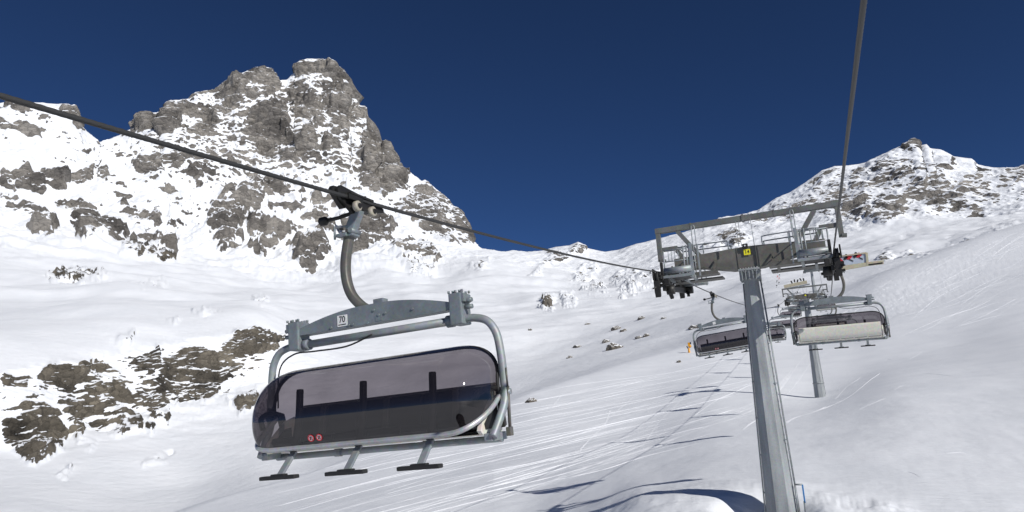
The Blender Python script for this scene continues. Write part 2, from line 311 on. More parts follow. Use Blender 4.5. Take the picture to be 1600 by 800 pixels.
# where bare rock shows: (px, py, rx, ry, angle, amount)
ROCKS = [(1,[(465,112),(472,96),(488,98),(512,95),(535,108),(542,128),(520,125),(500,118),(480,118)]),
 (1,[(508,135),(535,128),(544,150),(532,165),(515,172),(505,155)]),
 (1,[(362,125),(400,105),(422,109),(435,138),(405,135),(375,125)]),
 (1,[(325,141),(360,125),(390,135),(370,148),(360,155),(340,144)]),
 (1,[(372,151),(400,148),(418,150),(390,162),(375,160)]),
 (1,[(332,172),(360,161),(380,170),(360,178),(335,179)]),
 (1,[(302,210),(310,190),(325,175),(340,182),(335,210),(312,212)]),
 (1.15,[(395,190),(418,175),(442,165),(448,175),(455,225),(432,228),(420,255),(390,215),(382,210)]),
 (1,[(448,142),(472,145),(502,158),(504,190),(495,205),(472,185),(458,172),(460,158)]),
 (0.7,[(502,165),(535,165),(555,158),(570,168),(550,190),(522,188)]),
 (1.1,[(200,202),(225,180),(250,176),(280,175),(275,205),(265,218),(232,210)]),
 (1,[(258,168),(268,155),(285,155),(305,172),(282,175)]),
 (1,[(295,150),(318,141),(310,152)]),
 (1,[(465,240),(485,208),(498,250),(478,252)]),
 (1,[(498,240),(512,218),(528,230),(508,245)]),
 (1,[(518,202),(532,190),(538,205),(522,210)]),
 (1,[(222,262),(245,260),(250,272),(228,278)]),
 (1,[(292,280),(305,275),(330,282),(308,285)]),
 (1,[(435,240),(470,242),(468,252),(440,250)]),
 (1.15,[(573,160),(585,210),(603,222),(636,272),(622,300),(592,312),(570,300),(564,255)]),
 (0.75,[(328,318),(380,298),(418,308),(390,346),(323,360)]),
 (1,[(318,365),(352,356),(380,351),(366,374),(332,374)]),
 (0.9,[(390,270),(446,280),(446,303),(418,313),(390,289)]),
 (1.1,[(456,394),(504,384),(518,403),(480,429),(461,412)]),
 (1,[(537,374),(570,351),(613,365),(603,384),(560,394),(542,403)]),
 (1,[(560,294),(580,251),(594,222),(636,270),(598,303),(570,303)]),
 (0.9,[(613,327),(665,294),(717,322),(741,379),(703,384),(665,365)]),
 (0.85,[(613,398),(660,384),(684,412),(674,432),(646,432)]),
 (1.1,[(195,391),(228,389),(271,394),(271,408),(238,412),(204,403)]),
 (1.1,[(43,365),(62,351),(86,374),(81,386),(52,382)]),
 (1,[(86,318),(124,322),(152,341),(147,356),(104,336)]),
 (1.1,[(119,365),(152,360),(200,379),(166,389),(128,389)]),
 (1,[(190,339),(242,346),(238,365),(209,360)]),
 (1,[(0,284),(28,282),(66,298),(62,303),(0,301)]),
 (1,[(66,280),(104,284),(95,303),(71,294)]),
 (1,[(104,280),(133,270),(138,284),(114,291)]),
 (1,[(147,275),(166,270),(166,289)]),
 (1,[(209,260),(247,258),(247,275),(223,277)]),
 (0.9,[(0,201),(38,204),(71,215),(62,218),(0,208)]),
 (0.8,[(0,170),(52,175),(48,182),(10,177)]),
 (0.8,[(97,182),(114,173),(128,204),(119,201)]),
 (0.8,[(238,251),(285,256),(294,260),(261,265)]),
 (0.72,[(361,336),(408,346),(466,360),(428,394),(390,384)]),
 (0.9,[(328,394),(370,389),(375,398),(342,403)]),
 (0.9,[(385,408),(413,403),(408,417)]),
 (0.72,[(489,313),(522,346),(518,374),(494,365)]),
 (0.8,[(0,322),(24,325),(81,346),(71,353),(28,336)]),
 (1.1,[(1277,303),(1301,288),(1318,288),(1322,310),(1291,315)]),
 (1.1,[(1308,351),(1325,319),(1353,312),(1361,338),(1339,353)]),
 (1.1,[(1356,350),(1380,315),(1411,319),(1413,343),(1387,353),(1366,350)]),
 (1.1,[(1415,312),(1439,293),(1449,289),(1452,319),(1422,315)]),
 (1.1,[(1452,322),(1458,288),(1473,284),(1482,303),(1470,329)]),
 (1,[(1477,307),(1497,300),(1514,320),(1494,331)]),
 (1,[(1501,293),(1525,286),(1559,307),(1556,320),(1525,307)]),
 (1.1,[(1514,320),(1532,320),(1535,336),(1518,334)]),
 (1,[(1373,288),(1422,271),(1432,283),(1394,292)]),
 (1,[(1360,271),(1387,259),(1415,265),(1394,273)]),
 (0.85,[(1432,269),(1456,262),(1483,269),(1470,283),(1439,279)]),
 (1.1,[(1409,235),(1425,221),(1435,226),(1428,232)]),
 (1,[(1354,252),(1377,248),(1394,241),(1373,254)]),
 (1.1,[(1566,269),(1600,263),(1604,280),(1573,282)]),
 (1,[(1322,280),(1339,268),(1356,276),(1336,283)]),
 (1,[(1287,271),(1311,259),(1313,265),(1291,273)]),
 (1.1,[(1127,377),(1146,363),(1169,375),(1150,387)]),
 (1.1,[(1102,387),(1126,375),(1127,387)]),
 (0.75,[(1184,341),(1243,329),(1260,326),(1229,346)]),
 (1,[(1275,339),(1305,332),(1303,346),(1284,346)]),
 (0.75,[(1167,353),(1201,341),(1198,353)]),
 (1,[(1583,303),(1599,298),(1599,315)]),
 (0.8,[(1325,293),(1360,299),(1353,304)]),
 (0.8,[(1243,327),(1277,314),(1277,324),(1256,334)]),
 (0.75,[(1525,265),(1545,267),(1549,279),(1528,277)]),
 (0.75,[(1477,252),(1487,252),(1483,257)]),
 (0.7,[(1559,286),(1587,289),(1580,300)]),
 (1.1,[(845,417),(864,402),(889,395),(905,378),(917,386),(896,403),(868,415)]),
 (0.9,[(894,441),(910,422),(932,422),(932,431),(910,443)]),
 (1,[(908,450),(931,443),(947,450),(917,452)]),
 (0.9,[(957,443),(990,425),(992,438),(966,443)]),
 (1,[(968,456),(987,443),(999,448),(980,454)]),
 (0.9,[(999,432),(1031,425),(1027,441),(997,442)]),
 (1,[(733,418),(765,409),(752,421)]),
 (1,[(848,470),(861,466),(862,481),(848,478)]),
 (0.8,[(826,430),(844,416),(840,430)]),
 (0.7,[(875,462),(892,460),(898,472),(882,474)]),
 (1.1,[(190,400),(270,400),(272,410),(240,414)]),
 (1.15,[(72,431),(115,418),(168,430),(140,436),(80,435)]),
 (1.1,[(342,552),(370,528),(400,520),(440,532),(420,552),(360,558)]),
 (1,[(252,556),(280,549),(345,549),(372,575),(340,601),(310,596),(270,586),(254,576)]),
 (1,[(212,568),(240,542),(251,570),(230,582)]),
 (1.1,[(122,568),(155,552),(182,570),(150,578)]),
 (1,[(58,586),(80,568),(132,580),(115,601),(70,598)]),
 (1,[(0,584),(41,584),(36,601),(0,606)]),
 (1,[(88,622),(120,608),(192,592),(202,615),(160,638),(130,648),(98,642)]),
 (1.15,[(0,658),(50,648),(102,680),(98,706),(55,734),(15,706),(0,698)]),
 (1,[(98,650),(132,670),(126,687),(100,672)]),
 (1,[(148,656),(190,638),(222,650),(216,672),(185,683),(154,668)]),
 (1,[(228,612),(261,598),(262,636),(234,642)]),
 (1,[(262,602),(300,598),(348,592),(331,622),(278,628)]),
 (1,[(368,628),(398,612),(402,636),(374,648)]),
 (1,[(238,652),(262,639),(262,661)]),
 (1,[(222,666),(241,664),(235,676)]),
 (0.85,[(218,728),(268,712),(261,728)]),
 (1.1,[(88,748),(107,736),(101,752)]),
 (1,[(298,484),(345,486),(320,497)]),
 (1,[(262,501),(278,500),(272,506)]),
 (1.1,[(182,532),(208,518),(202,538)]),
 (0.9,[(342,618),(361,602),(359,628)]),
 (0.72,[(198,622),(225,598),(231,620),(215,632)]),
 (0.8,[(225,442),(255,440),(252,448)]),
 (0.8,[(205,445),(220,444),(218,448)]),
 (0.8,[(395,468),(415,470),(414,480)]),
 (0.75,[(30,635),(65,630),(85,645),(45,650)]),
 (0.7,[(125,685),(150,695),(140,710),(118,700)]),
 (1,[(1404,402),(1420,393),(1450,399),(1452,404),(1425,403)]),
 (1.15,[(1374,406),(1384,396),(1393,397),(1392,404),(1380,409)]),
 (1.2,[(1502,393),(1514,380),(1528,382),(1522,392),(1508,397)]),
 (0.8,[(1408,371),(1416,366),(1420,370)]),
 (0.8,[(1548,358),(1580,348),(1590,356),(1560,364)]),
 (0.8,[(1476,384),(1484,380),(1488,384)])]
def rockmap(WX, WY):
    out = np.zeros(PX.shape, np.float32)
    for w_, pl in ROCKS:
        pl = np.array(pl, float); lo, hi = pl.min(0)-7, pl.max(0)+7
        m_ = (WX > lo[0]) & (WX < hi[0]) & (WY > lo[1]) & (WY < hi[1]) & (seg > iE+0.4) & vis
        x_, y_ = WX[m_], WY[m_]; ins = np.zeros(x_.shape, bool); dd_ = np.full(x_.shape, 1e9)
        for (ax, ay), (bx, by) in zip(pl, np.roll(pl, -1, 0)):
            c_ = ((ay > y_) != (by > y_)) & (x_ < (bx-ax)*(y_-ay)/((by-ay) if by != ay else 1e-9)+ax); ins ^= c_
            t_ = np.clip(((x_-ax)*(bx-ax)+(y_-ay)*(by-ay))/((bx-ax)**2+(by-ay)**2+1e-9), 0, 1)
            dd_ = np.minimum(dd_, np.hypot(x_-ax-t_*(bx-ax), y_-ay-t_*(by-ay)))
        sd_ = np.where(ins, dd_, -dd_)
        out[m_] = np.maximum(out[m_], w_*np.clip(0.5+(sd_+(2.5 if pl[0, 0] > 1050 else 1.2))/6.0, 0, 1))
    return out
vis = (AZ[None, :] < AZ1)+np.zeros_like(RR, bool)
iE = 5
def band(lo, hi, a, b2):
    """1 between segment positions lo..hi with soft ramps a, b2"""
    return np.clip((seg-lo)/a, 0, 1)*np.clip((hi-seg)/b2, 0, 1)
iB, iG, iJ, iK = 1, 7, 10, 11
farW = band(iK-0.4, nK-1, 0.5, 0.5); midW = band(iE+0.6, iK+0.2, 0.5, 0.5)
# a background of scattered rock on the great faces
vs_ = (seg > iE+0.4) & vis
wfar = np.clip((seg-(iK-0.3))/0.3, 0, 1)
wx = np.zeros_like(PX); wy = np.zeros_like(PX)
qq = P0[vs_]; ss = np.where(RR[vs_] > 1350, 70.0, 15.0)[:, None]
wx[vs_] = 7*fbm(qq/ss, 4, 301); wy[vs_] = 6*fbm(qq/ss, 4, 311)
rmap = rockmap(PX+wx, PY+wy)
base = np.where((PX < 745) & (PX > 140), 0.16*np.clip((440-PY)/50, 0, 1), np.where(PX <= 140, 0.10, np.where(PX > 1040, 0.30*np.clip((365-PY)/25, 0, 1), 0.03)))
base = base+np.where(PX > 1100, 0.22*np.exp(-((PY-330+0.07*(PX-1200))/38)**2), 0)
bmid = 0.40*np.exp(-(((PX-190)/260)**2+((PY-610+0.12*(PX-190))/75)**2)**1.5)
rock = np.where(vis, np.maximum(0.74*rmap, 0)+(1-np.clip(rmap, 0, 1))*np.where(seg > iK-0.2, base, bmid), 0.25*wfar)
rock[seg < iE+0.4] = 0

P = P0.copy()
# far relief
m = (seg > iK-0.45)
q = P0[m]; rk = np.clip(rock[m], 0, 1)[:, None]; env = farW[m][:, None]
face = np.clip((Zk[iM]-Zk[iM-2])/950.0, 0.28, 1.0)[None, :]+np.zeros_like(RR)
env = env*face[m][:, None]
crestfade = 1-0.75*np.exp(-((seg[m]-iM)/0.05)**2)[:, None]
dip = q.copy(); dip[:, 2] -= 0.36*q[:, 0]
big = fbm(q/np.array([420, 420, 620]), 7, 11, True, 0.52)[:, None]+0.9*fbm(q/np.array([150, 150, 480]), 5, 15, True, 0.55)[:, None]
led = fbm(dip/np.array([260, 260, 46]), 4, 31, False, 0.55)[:, None]
P[m] += NN[m]*env*crestfade*((big-0.45)*(14+28*rk)+led*(2+17*rk))
cr = fbm(q/38.0, 3, 61, True, 0.55)[:, None]
P[m] += NN[m]*env*np.array([[1, 1, 1.0]])*cr*(0.6+3.4*rk)
# mid relief
m = midW > 0
q = P0[m]; rk = np.clip(rock[m], 0, 1)[:, None]; env = midW[m][:, None]
sc_ = np.clip(RR[m]/700, 0.4, 1.6)[:, None]
soft = fbm(q/np.array([170, 170, 170]), 4, 5, False, 0.45)[:, None]*8*sc_
dip = q.copy(); dip[:, 2] -= 0.25*q[:, 0]
big = fbm(q/np.array([48, 48, 70]), 6, 21, True, 0.55)[:, None]
led = fbm(dip/np.array([24, 24, 8]), 5, 41, False, 0.6)[:, None]
P[m] += NN[m]*env*(soft*(1-0.5*rk)+rk*((big-0.3)*6.5*np.where(PX[m] > 1250, 0.3, 1)[:, None]+led*4.5*np.where(PX[m] > 1250, 0.4, 1)[:, None])*np.clip(sc_*1.2, .6, 1.4))
# near slope: soft wind relief, the bank by the pylon, chopped snow
m = seg < iE+0.9
q = P0[m].copy(); x, y, z = q[:, 0], q[:, 1], q[:, 2]
d = 0.22*fbm(q/np.array([26, 26, 40]), 3, 71)+0.045*fbm(q/np.array([2.8, 7.5, 9]), 4, 81)*np.clip(1.3-RR[m]/140, 0, 1)
def g2(cx, cy, sx, sy, an=0):
    c, s = math.cos(R(an)), math.sin(R(an)); u = c*(x-cx)+s*(y-cy); v = -s*(x-cx)+c*(y-cy)
    return np.exp(-(u/sx)**2-(v/sy)**2)
d += 0.42*g2(-6.2, 30.0, 5.0, 3.0, 14)+0.3*g2(-9.5, 34, 3.0, 3, 0)+0.12*fbm(q/np.array([2.6, 2.6, 9]), 5, 77)*g2(-5, 30, 9, 5)
d -= 0.85*np.exp(-(((x+2.9)/1.5)**2+((y-27.3)/1.3)**2)**2)
rough = g2(0.2, 28.6, 2.0, 1.3)
d += rough*(0.22*fbm(q/np.array([1.3, 1.3, 3]), 4, 91)+0.10)
rpx, rpy = PX[m], PY[m]
chop = np.clip(1-(((rpx-1440)/190)**2+((rpy-445+0.38*(rpx-1440))/48)**2), 0, 1)**0.7
chop = np.maximum(chop, 0.45*np.clip(1-(((rpx-1300)/120)**2+((rpy-500)/50)**2), 0, 1))
dd = q.copy()
d += chop*0.06*fbm(dd/np.array([2.6, 4.0, 4]), 4, 101, True, 0.6)
P[m, 2] += d
fin = P[..., 2]

def grid_object(name, r0, r1, mat, label, cat):
    sub = P[r0:r1+1]; n = sub.shape[0]
    v = sub.reshape(-1, 3); idx = np.arange(n*nA).reshape(n, nA)
    i2 = np.concatenate([idx, idx[:, :1]], 1)
    f = np.stack([i2[:-1, :-1], i2[:-1, 1:], i2[1:, 1:], i2[1:, :-1]], -1).reshape(-1, 4)[:, ::-1]
    me = bpy.data.meshes.new(name); me.vertices.add(len(v)); me.vertices.foreach_set('co', v.astype(np.float32).ravel())
    me.loops.add(f.size); me.loops.foreach_set('vertex_index', f.astype(np.int32).ravel())
    me.polygons.add(len(f)); me.polygons.foreach_set('loop_start', np.arange(len(f), dtype=np.int32)*4)
    me.polygons.foreach_set('use_smooth', np.ones(len(f), bool))
    me.update(calc_edges=True)
    at = me.attributes.new('rock', 'FLOAT', 'POINT'); at.data.foreach_set('value', rock[r0:r1+1].astype(np.float32).ravel())
    me.materials.append(mat)
    o = bpy.data.objects.new(name, me); COL.objects.link(o); o['kind'] = 'structure'; o['label'] = label; o['category'] = cat
    return o
seg_row = np.cumsum([0]+SEG)
slope = grid_object('ski_slope', 0, seg_row[6]-2, M_NEAR, 'tracked snow piste running up beneath the chairlift', 'snow')
hills = grid_object('snowy_hillside', seg_row[6]-2, seg_row[11]-6, M_MID, 'snowy bowl and rocky bank across the valley behind the piste', 'hills')
mount = grid_object('mountain', seg_row[11]-6, nR-1, M_FAR, 'jagged snow covered rocky mountains rising behind the snowfields', 'mountains')
bpy.context.view_layer.update()
def hit(px, py, objs=None):
    d = Vector(ray(px, py)); best = None
    for o in (objs or (slope, hills, mount)):
        ok, loc, nor, _ = o.ray_cast(Vector((0, 0, 0)), d)
        if ok and (best is None or loc.length < best[0].length): best = (loc, nor)
    return best
def ground(x, y):
    ok, loc, nor, _ = slope.ray_cast(Vector((x, y, 200)), Vector((0, 0, -1)))
    return loc.z if ok else -5.0

# ------------------------------------------------------------------ mesh helpers
class MB:
    def __init__(s): s.bm = bmesh.new()
    def box(s, c, size, rot=None, bev=0.0):
        M = Matrix.Translation(c) @ (rot.to_4x4() if rot is not None else Matrix.Identity(4)) @ Matrix.Diagonal((*size, 1))
        r = bmesh.ops.create_cube(s.bm, size=1.0, matrix=M)
        if bev > 0:
            es = list({e for v in r['verts'] for e in v.link_edges})
            bmesh.ops.bevel(s.bm, geom=es, offset=bev, segments=2, affect='EDGES', profile=0.6)
        return s
    def bar(s, a, b, w, h, bev=0.0, upv=(0, 0, 1)):
        a, b = Vector(a), Vector(b); d = b-a; L = d.length; x = d.normalized(); u = Vector(upv)
        if abs(x.dot(u)) > 0.98: u = Vector((0, 1, 0))
        y = u.cross(x).normalized(); z = x.cross(y)
        rot = Matrix((x, y, z)).transposed()
        return s.box((a+b)/2, (L, w, h), rot, bev)
    def tube(s, pts, r, seg=12, caps=True):
        pts = [Vector(p) for p in pts]; n = len(pts); rs = r if isinstance(r, (list, tuple)) else [r]*n
        rings = []; t = (pts[1]-pts[0]).normalized(); u = t.orthogonal().normalized()
        for i, p in enumerate(pts):
            t2 = (pts[min(i+1, n-1)]-pts[max(i-1, 0)]).normalized()
            u = (u-t2*u.dot(t2)).normalized(); v = t2.cross(u)
            rings.append([s.bm.verts.new(p+(u*math.cos(2*math.pi*k/seg)+v*math.sin(2*math.pi*k/seg))*rs[i]) for k in range(seg)])
        for a, b in zip(rings, rings[1:]):
            for k in range(seg):
                f = s.bm.faces.new((a[k], a[(k+1) % seg], b[(k+1) % seg], b[k])); f.smooth = True
        if caps: s.bm.faces.new(rings[0][::-1]); s.bm.faces.new(rings[-1])
        return s
    def rect_sweep(s, pts, w, h, side=(0, 1, 0)):
        """box section swept along pts lying in a plane with normal `side`"""
        pts = [Vector(p) for p in pts]; n = len(pts); sd = Vector(side).normalized(); rings = []
        for i, p in enumerate(pts):
            t = (pts[min(i+1, n-1)]-pts[max(i-1, 0)]).normalized(); nn = t.cross(sd).normalized()
            c = 0.22
            ring = []
            for a, b in ((1, 1-c), (1-c, 1), (-1+c, 1), (-1, 1-c), (-1, -1+c), (-1+c, -1), (1-c, -1), (1, -1+c)):
                ring.append(s.bm.verts.new(p+sd*(a*w/2)+nn*(b*h/2)))
            rings.append(ring)
        for a, b in zip(rings, rings[1:]):
            for k in range(8):
                f = s.bm.faces.new((a[k], a[(k+1) % 8], b[(k+1) % 8], b[k])); f.smooth = k % 2 == 1
        s.bm.faces.new(rings[0][::-1]); s.bm.faces.new(rings[-1]); return s
    def prism(s, poly, axis, d0, d1, bev=0.0):
        """polygon in the plane normal to axis ('x','y','z'), extruded d0..d1"""
        def co(p, d): return {'y': (p[0], d, p[1]), 'x': (d, p[0], p[1]), 'z': (p[0], p[1], d)}[axis]
        a = [s.bm.verts.new(co(p, d0)) for p in poly]; b = [s.bm.verts.new(co(p, d1)) for p in poly]; n = len(poly)
        s.bm.faces.new(a[::-1]); s.bm.faces.new(b)
        for k in range(n): s.bm.faces.new((a[k], a[(k+1) % n], b[(k+1) % n], b[k]))
        return s
    def cyl(s, a, b, r, seg=16): return s.tube([a, b], r, seg)
    def build(s, name, mat, parent=None, loc=None, fixn=True):
        if fixn: bmesh.ops.recalc_face_normals(s.bm, faces=s.bm.faces)
        me = bpy.data.meshes.new(name); s.bm.to_mesh(me); s.bm.free()
        me.materials.append(mat)
        o = bpy.data.objects.new(name, me); COL.objects.link(o)
        if parent is not None: o.parent = parent
        if loc is not None: o.location = loc
        return o
def spline(pts, n=10):
    pts = [Vector(p) for p in pts]; out = []
    for i in range(len(pts)-1):
        p0, p1, p2, p3 = pts[max(i-1, 0)], pts[i], pts[i+1], pts[min(i+2, len(pts)-1)]
        for k in range(n):
            t = k/n
            out.append(0.5*((2*p1)+(p2-p0)*t+(2*p0-5*p1+4*p2-p3)*t*t+(3*p1-p0-3*p2+p3)*t**3))
    out.append(pts[-1]); return out
def tag(o, label, cat, group=None, kind=None):
    o['label'] = label; o['category'] = cat
    if group: o['group'] = group
    if kind: o['kind'] = kind
    return o
def empty(name, loc=(0, 0, 0), rot=(0, 0, 0)):
    o = bpy.data.objects.new(name, None); COL.objects.link(o); o.location = loc; o.rotation_euler = rot; o.empty_display_size = 0.2; return o
def text_part(name, body, size, mat, parent, loc, rot, depth=0.002, sx=1.0):
    cu = bpy.data.curves.new(name, 'FONT'); cu.body = body; cu.size = size; cu.align_x = 'CENTER'; cu.align_y = 'CENTER'; cu.extrude = depth; cu.offset = size*0.012
    t = bpy.data.objects.new(name, cu); COL.objects.link(t)
    me = bpy.data.meshes.new_from_object(t.evaluated_get(bpy.context.evaluated_depsgraph_get()))
    bpy.data.objects.remove(t); me.materials.clear(); me.materials.append(mat)
    o = bpy.data.objects.new(name, me); COL.objects.link(o); o.parent = parent; o.location = loc; o.rotation_euler = rot; o.scale = (sx, 1, 1); return o
def copy_tree(o, parent=None, skip=()):
    c = o.copy(); COL.objects.link(c); c.parent = parent
    for ch in list(o.children):
        if ch.name.split('.')[0] in skip: continue
        copy_tree(ch, c, skip)
    return c

# ------------------------------------------------------------------ rope course
GX = 3.03; CX = -2.40
T1Y, T2Y, T3Y = 27.7, 122.0, 315.0
TZ1, TZ2, TZ3 = 4.76, 14.1, 47.6
def rope_z(y, side=-1):
    def span(ya, za, yb, zb, s):
        t = (y-ya)/(yb-ya); return za+(zb-za)*t-4*s*t*(1-t)
    if y < T1Y:
        if side < 0: return 2.36+0.048*y+0.00140*y*y
        return 2.47+0.0825*y
    if y < T2Y: return span(T1Y, TZ1, T2Y, TZ2, 1.4)
    if y < T3Y: return span(T2Y, TZ2, T3Y, TZ3, 2.6)
    return span(T3Y, TZ3, 520, 80, 2.0)
def make_rope(x, name, label):
    s = MB(); bm = s.bm; ys = list(np.arange(-30, 12, 0.03))+list(np.arange(12, 45, 0.08))+list(np.arange(45, 520, 3.0))
    seg = 24; prev = None; r0 = 0.0255
    for y in ys:
        z = rope_z(y, -1 if x < CX else 1); ring = []
        for k in range(seg):
            a = 2*math.pi*k/seg; rr = r0*(0.80+0.24*abs(math.cos(3*(a-y*2*math.pi/0.52))))
            ring.append(bm.verts.new((x+rr*math.cos(a), y, z+rr*math.sin(a))))
        if prev:
            for k in range(seg):
                f = bm.faces.new((prev[k], prev[(k+1) % seg], ring[(k+1) % seg], ring[k])); f.smooth = True
        prev = ring
    o = s.build(name, ROPE); tag(o, label, 'cable', 'haul ropes of the chairlift'); return o
make_rope(CX-GX, 'haul_rope', 'left twisted steel haul rope carrying the descending chairs')
make_rope(CX+GX, 'haul_rope', 'right twisted steel haul rope climbing steeply out of the top of the photo')

# ------------------------------------------------------------------ chair
CC = 0.16   # chair centre relative to the rope
BUB = [(0.04, -2.145), (-0.04, -2.135), (-0.16, -2.155), (-0.36, -2.25), (-0.55, -2.45), (-0.64, -2.70), (-0.63, -2.93), (-0.55, -3.12)]
def bubble_point(u, v, grow=0.0):
    """u -1..1 across, v 0..1 top to bottom"""
    e = max(0.0, abs(u)-0.74)/0.26
    e2 = max(0.0, abs(u)-0.62)/0.38
    f = v*(len(BUBS)-1); i = min(int(f), len(BUBS)-2); t = f-i
    y, z = BUBS[i].lerp(BUBS[i+1], t)[1:]
    a = math.radians(88)*e
    x = 1.37*min(abs(u), 0.74)/0.74+0.285*math.sin(a)
    y = y+(0.0-y)*(1-math.cos(a))**1.1
    # the side cheeks round off at the top and rise towards the pivot at the bottom
    ztop, zbot = -2.135, -3.12
    zt, zb = ztop-0.36*e2**2.4, zbot+0.36*e2**2.8
    z = zt+(z-ztop)/(zbot-ztop)*(zb-zt)
    return Vector((CC+math.copysign(x, u), y, z))
BUBS = spline([Vector((0, a, b)) for a, b in BUB], 5)
def make_chair(loc):
    root = empty('ski_chair', loc)
    # grip
    g = MB(); g.prism([(-0.40, 0.06), (-0.33, 0.13), (-0.22, 0.12), (0.34, 0.075), (0.62, 0.02), (0.62, -0.035), (0.26, -0.12), (-0.08, -0.20), (-0.34, -0.06)], 'x', -0.075, -0.028)
    g.prism([(-0.46, 0.04), (-0.42, 0.11), (-0.30, 0.12), (-0.30, 0.02), (-0.16, -0.13), (-0.24, -0.16)], 'x', -0.14, -0.078)
    g.box((0.0, 0.05, -0.10), (0.13, 0.36, 0.10), None, 0.015); g.box((-0.01, 0.05, 0.045), (0.10, 0.5, 0.035), None, 0.01); g.box((0.045, -0.12, -0.02), (0.02, 0.30, 0.07), None, 0.008)
    grip = g.build('grip', BLACKMETAL, root)
    for yy in (-0.16, 0.17):
        w = MB(); w.tube([(0.055, yy, -0.145), (0.062, yy, -0.145), (0.115, yy, -0.145), (0.125, yy, -0.145)], [0.056, 0.070, 0.070, 0.054], 24); wo = w.build('grip_wheel', ROLLERM, grip)
        h = MB(); h.cyl((0.122, yy, -0.145), (0.14, yy, -0.145), 0.034); h.build('hub', BLACKMETAL, wo)
    lv = MB(); lv.tube([(-0.02, -0.02, -0.16), (-0.30, -0.05, -0.20), (-0.50, -0.07, -0.205)], 0.026); lv.tube([(-0.46, -0.07, -0.205), (-0.50, -0.07, -0.205), (-0.575, -0.075, -0.205), (-0.60, -0.075, -0.205)], [0.03, 0.062, 0.062, 0.03]); lv.cyl((-0.12, -0.03, -0.175), (-0.02, -0.02, -0.16), 0.045)
    lv.build('grip_lever', BLACKMETAL, grip)
    # hanger
    hp = spline([(-0.02, 0, -0.12), (-0.11, 0, -0.30), (-0.20, 0, -0.55), (-0.255, 0, -0.82), (-0.25, 0, -1.05), (-0.18, 0, -1.26), (-0.04, 0, -1.42), (0.12, 0.0, -1.52)], 8)
    h = MB(); h.rect_sweep(hp, 0.115, 0.108); hang = h.build('hanger_arm', DARKARM, root)
    h = MB(); h.bar((-0.01, 0, -0.13), (-0.145, 0, -0.40), 0.13, 0.125, 0.02, (0, 1, 0)); h.build('hanger_head', BEAM, hang)
    k = MB()
    for zz in (-0.34, -0.46): k.tube([(-0.12, -0.04, zz), (-0.34, -0.09, zz), (-0.345, -0.09, zz)], 0.014)
    k.tube([(-0.34, -0.09, -0.32), (-0.345, -0.09, -0.50)], 0.016); k.box((-0.23, -0.07, -0.46), (0.16, 0.08, 0.05), None, 0.01); k.cyl((-0.09, 0.1, -0.42), (-0.09, -0.1, -0.42), 0.035)
    k.box((-0.17, 0, -0.47), (0.20, 0.17, 0.03), None, 0.005)
    k.build('hanger_bracket', BEAM, hang)
    # carrying beam with arched top
    def arch(x): t = abs(x)/1.16; return -1.605+0.16*(1-min(1, max(0, t-0.1)/0.9)**1.8)
    xs = [(-1.16+2.32*i/24) for i in range(25)]
    poly = [(CC+x, -1.692) for x in xs]+[(CC+x, arch(x)) for x in reversed(xs)]
    bm_ = MB(); bm_.prism(poly, 'y', -0.085, -0.06); bm_.prism(poly, 'y', 0.06, 0.085)
    bm_.prism([(CC+x, arch(x)-0.012) for x in xs]+[(CC+x, arch(x)+0.006) for x in reversed(xs)], 'y', -0.0595, 0.0595)
    bm_.box((CC, 0, -1.684), (2.3, 0.117, 0.012)); bm_.box((CC+0.10, 0, -1.42), (0.15, 0.12, 0.07), None, 0.01)
    bt = bm_
    for bx, bz in ((0.12, -1.60), (0.22, -1.59), (-0.05, -1.68), (0.62, -1.60), (-0.62, -1.66), (0.05, -1.53), (-0.28, -1.665), (-0.34, -1.665)): bt.cyl((CC+bx, -0.10, bz), (CC+bx, -0.084, bz), 0.017, 8)
    bt.box((CC+0.12, -0.088, -1.64), (0.10, 0.004, 0.07)); beam = bt.build('carrying_beam', BEAM, root)
    t = MB(); t.cyl((CC-1.28, 0, -1.815), (CC+1.28, 0, -1.815), 0.052, 18); tt_ = t.build('torsion_tube', GALV, root)
    cb = MB(); cb.tube(spline([(CC-0.02, -0.06, -1.83), (CC-0.4, -0.08, -1.93), (CC-0.9, -0.09, -1.93), (CC-1.25, -0.09, -1.93), (CC-1.5, -0.08, -2.1), (CC-1.56, -0.06, -2.6)], 6), 0.011, 6); cb.tube(spline([(-0.14, 0.02, -1.30), (-0.12, 0.05, -1.5), (-0.1, 0.05, -1.65)], 4), 0.011, 6)
    cb.build('control_cable', BLACK, root)
    for sx in (-1, 1):
        c = MB(); c.box((CC+sx*1.23, 0, -1.69), (0.17, 0.24, 0.38), None, 0.018); c.box((CC+sx*1.31, -0.02, -1.57), (0.09, 0.18, 0.10), None, 0.01)
        for i in range(5):
            c.cyl((CC+sx*(1.15+0.045*i), -0.1+0.02*(i % 2), -1.50), (CC+sx*(1.15+0.045*i), -0.1+0.02*(i % 2), -1.47), 0.016, 6); c.cyl((CC+sx*(1.15+0.045*i), 0.08, -1.50), (CC+sx*(1.15+0.045*i), 0.08, -1.47), 0.016, 6)
        for zz in (-1.6, -1.68): c.cyl((CC+sx*1.32, -0.03, zz), (CC+sx*1.42, -0.03, zz), 0.028, 8)
        c.cyl((CC+sx*1.05, 0, -1.815), (CC+sx*1.14, 0, -1.815), 0.075); c.build('clamp', BEAM, root)
        p = MB(); p.tube(spline([(CC+sx*1.28, 0, -1.815), (CC+sx*1.42, 0, -1.82), (CC+sx*1.58, 0, -1.88), (CC+sx*1.68, 0, -2.03), (CC+sx*1.715, 0, -2.25), (CC+sx*1.725, 0, -2.55), (CC+sx*1.725, -0.02, -2.80), (CC+sx*1.70, -0.14, -3.0), (CC+sx*1.66, -0.28, -3.20)], 8), 0.048, 16)
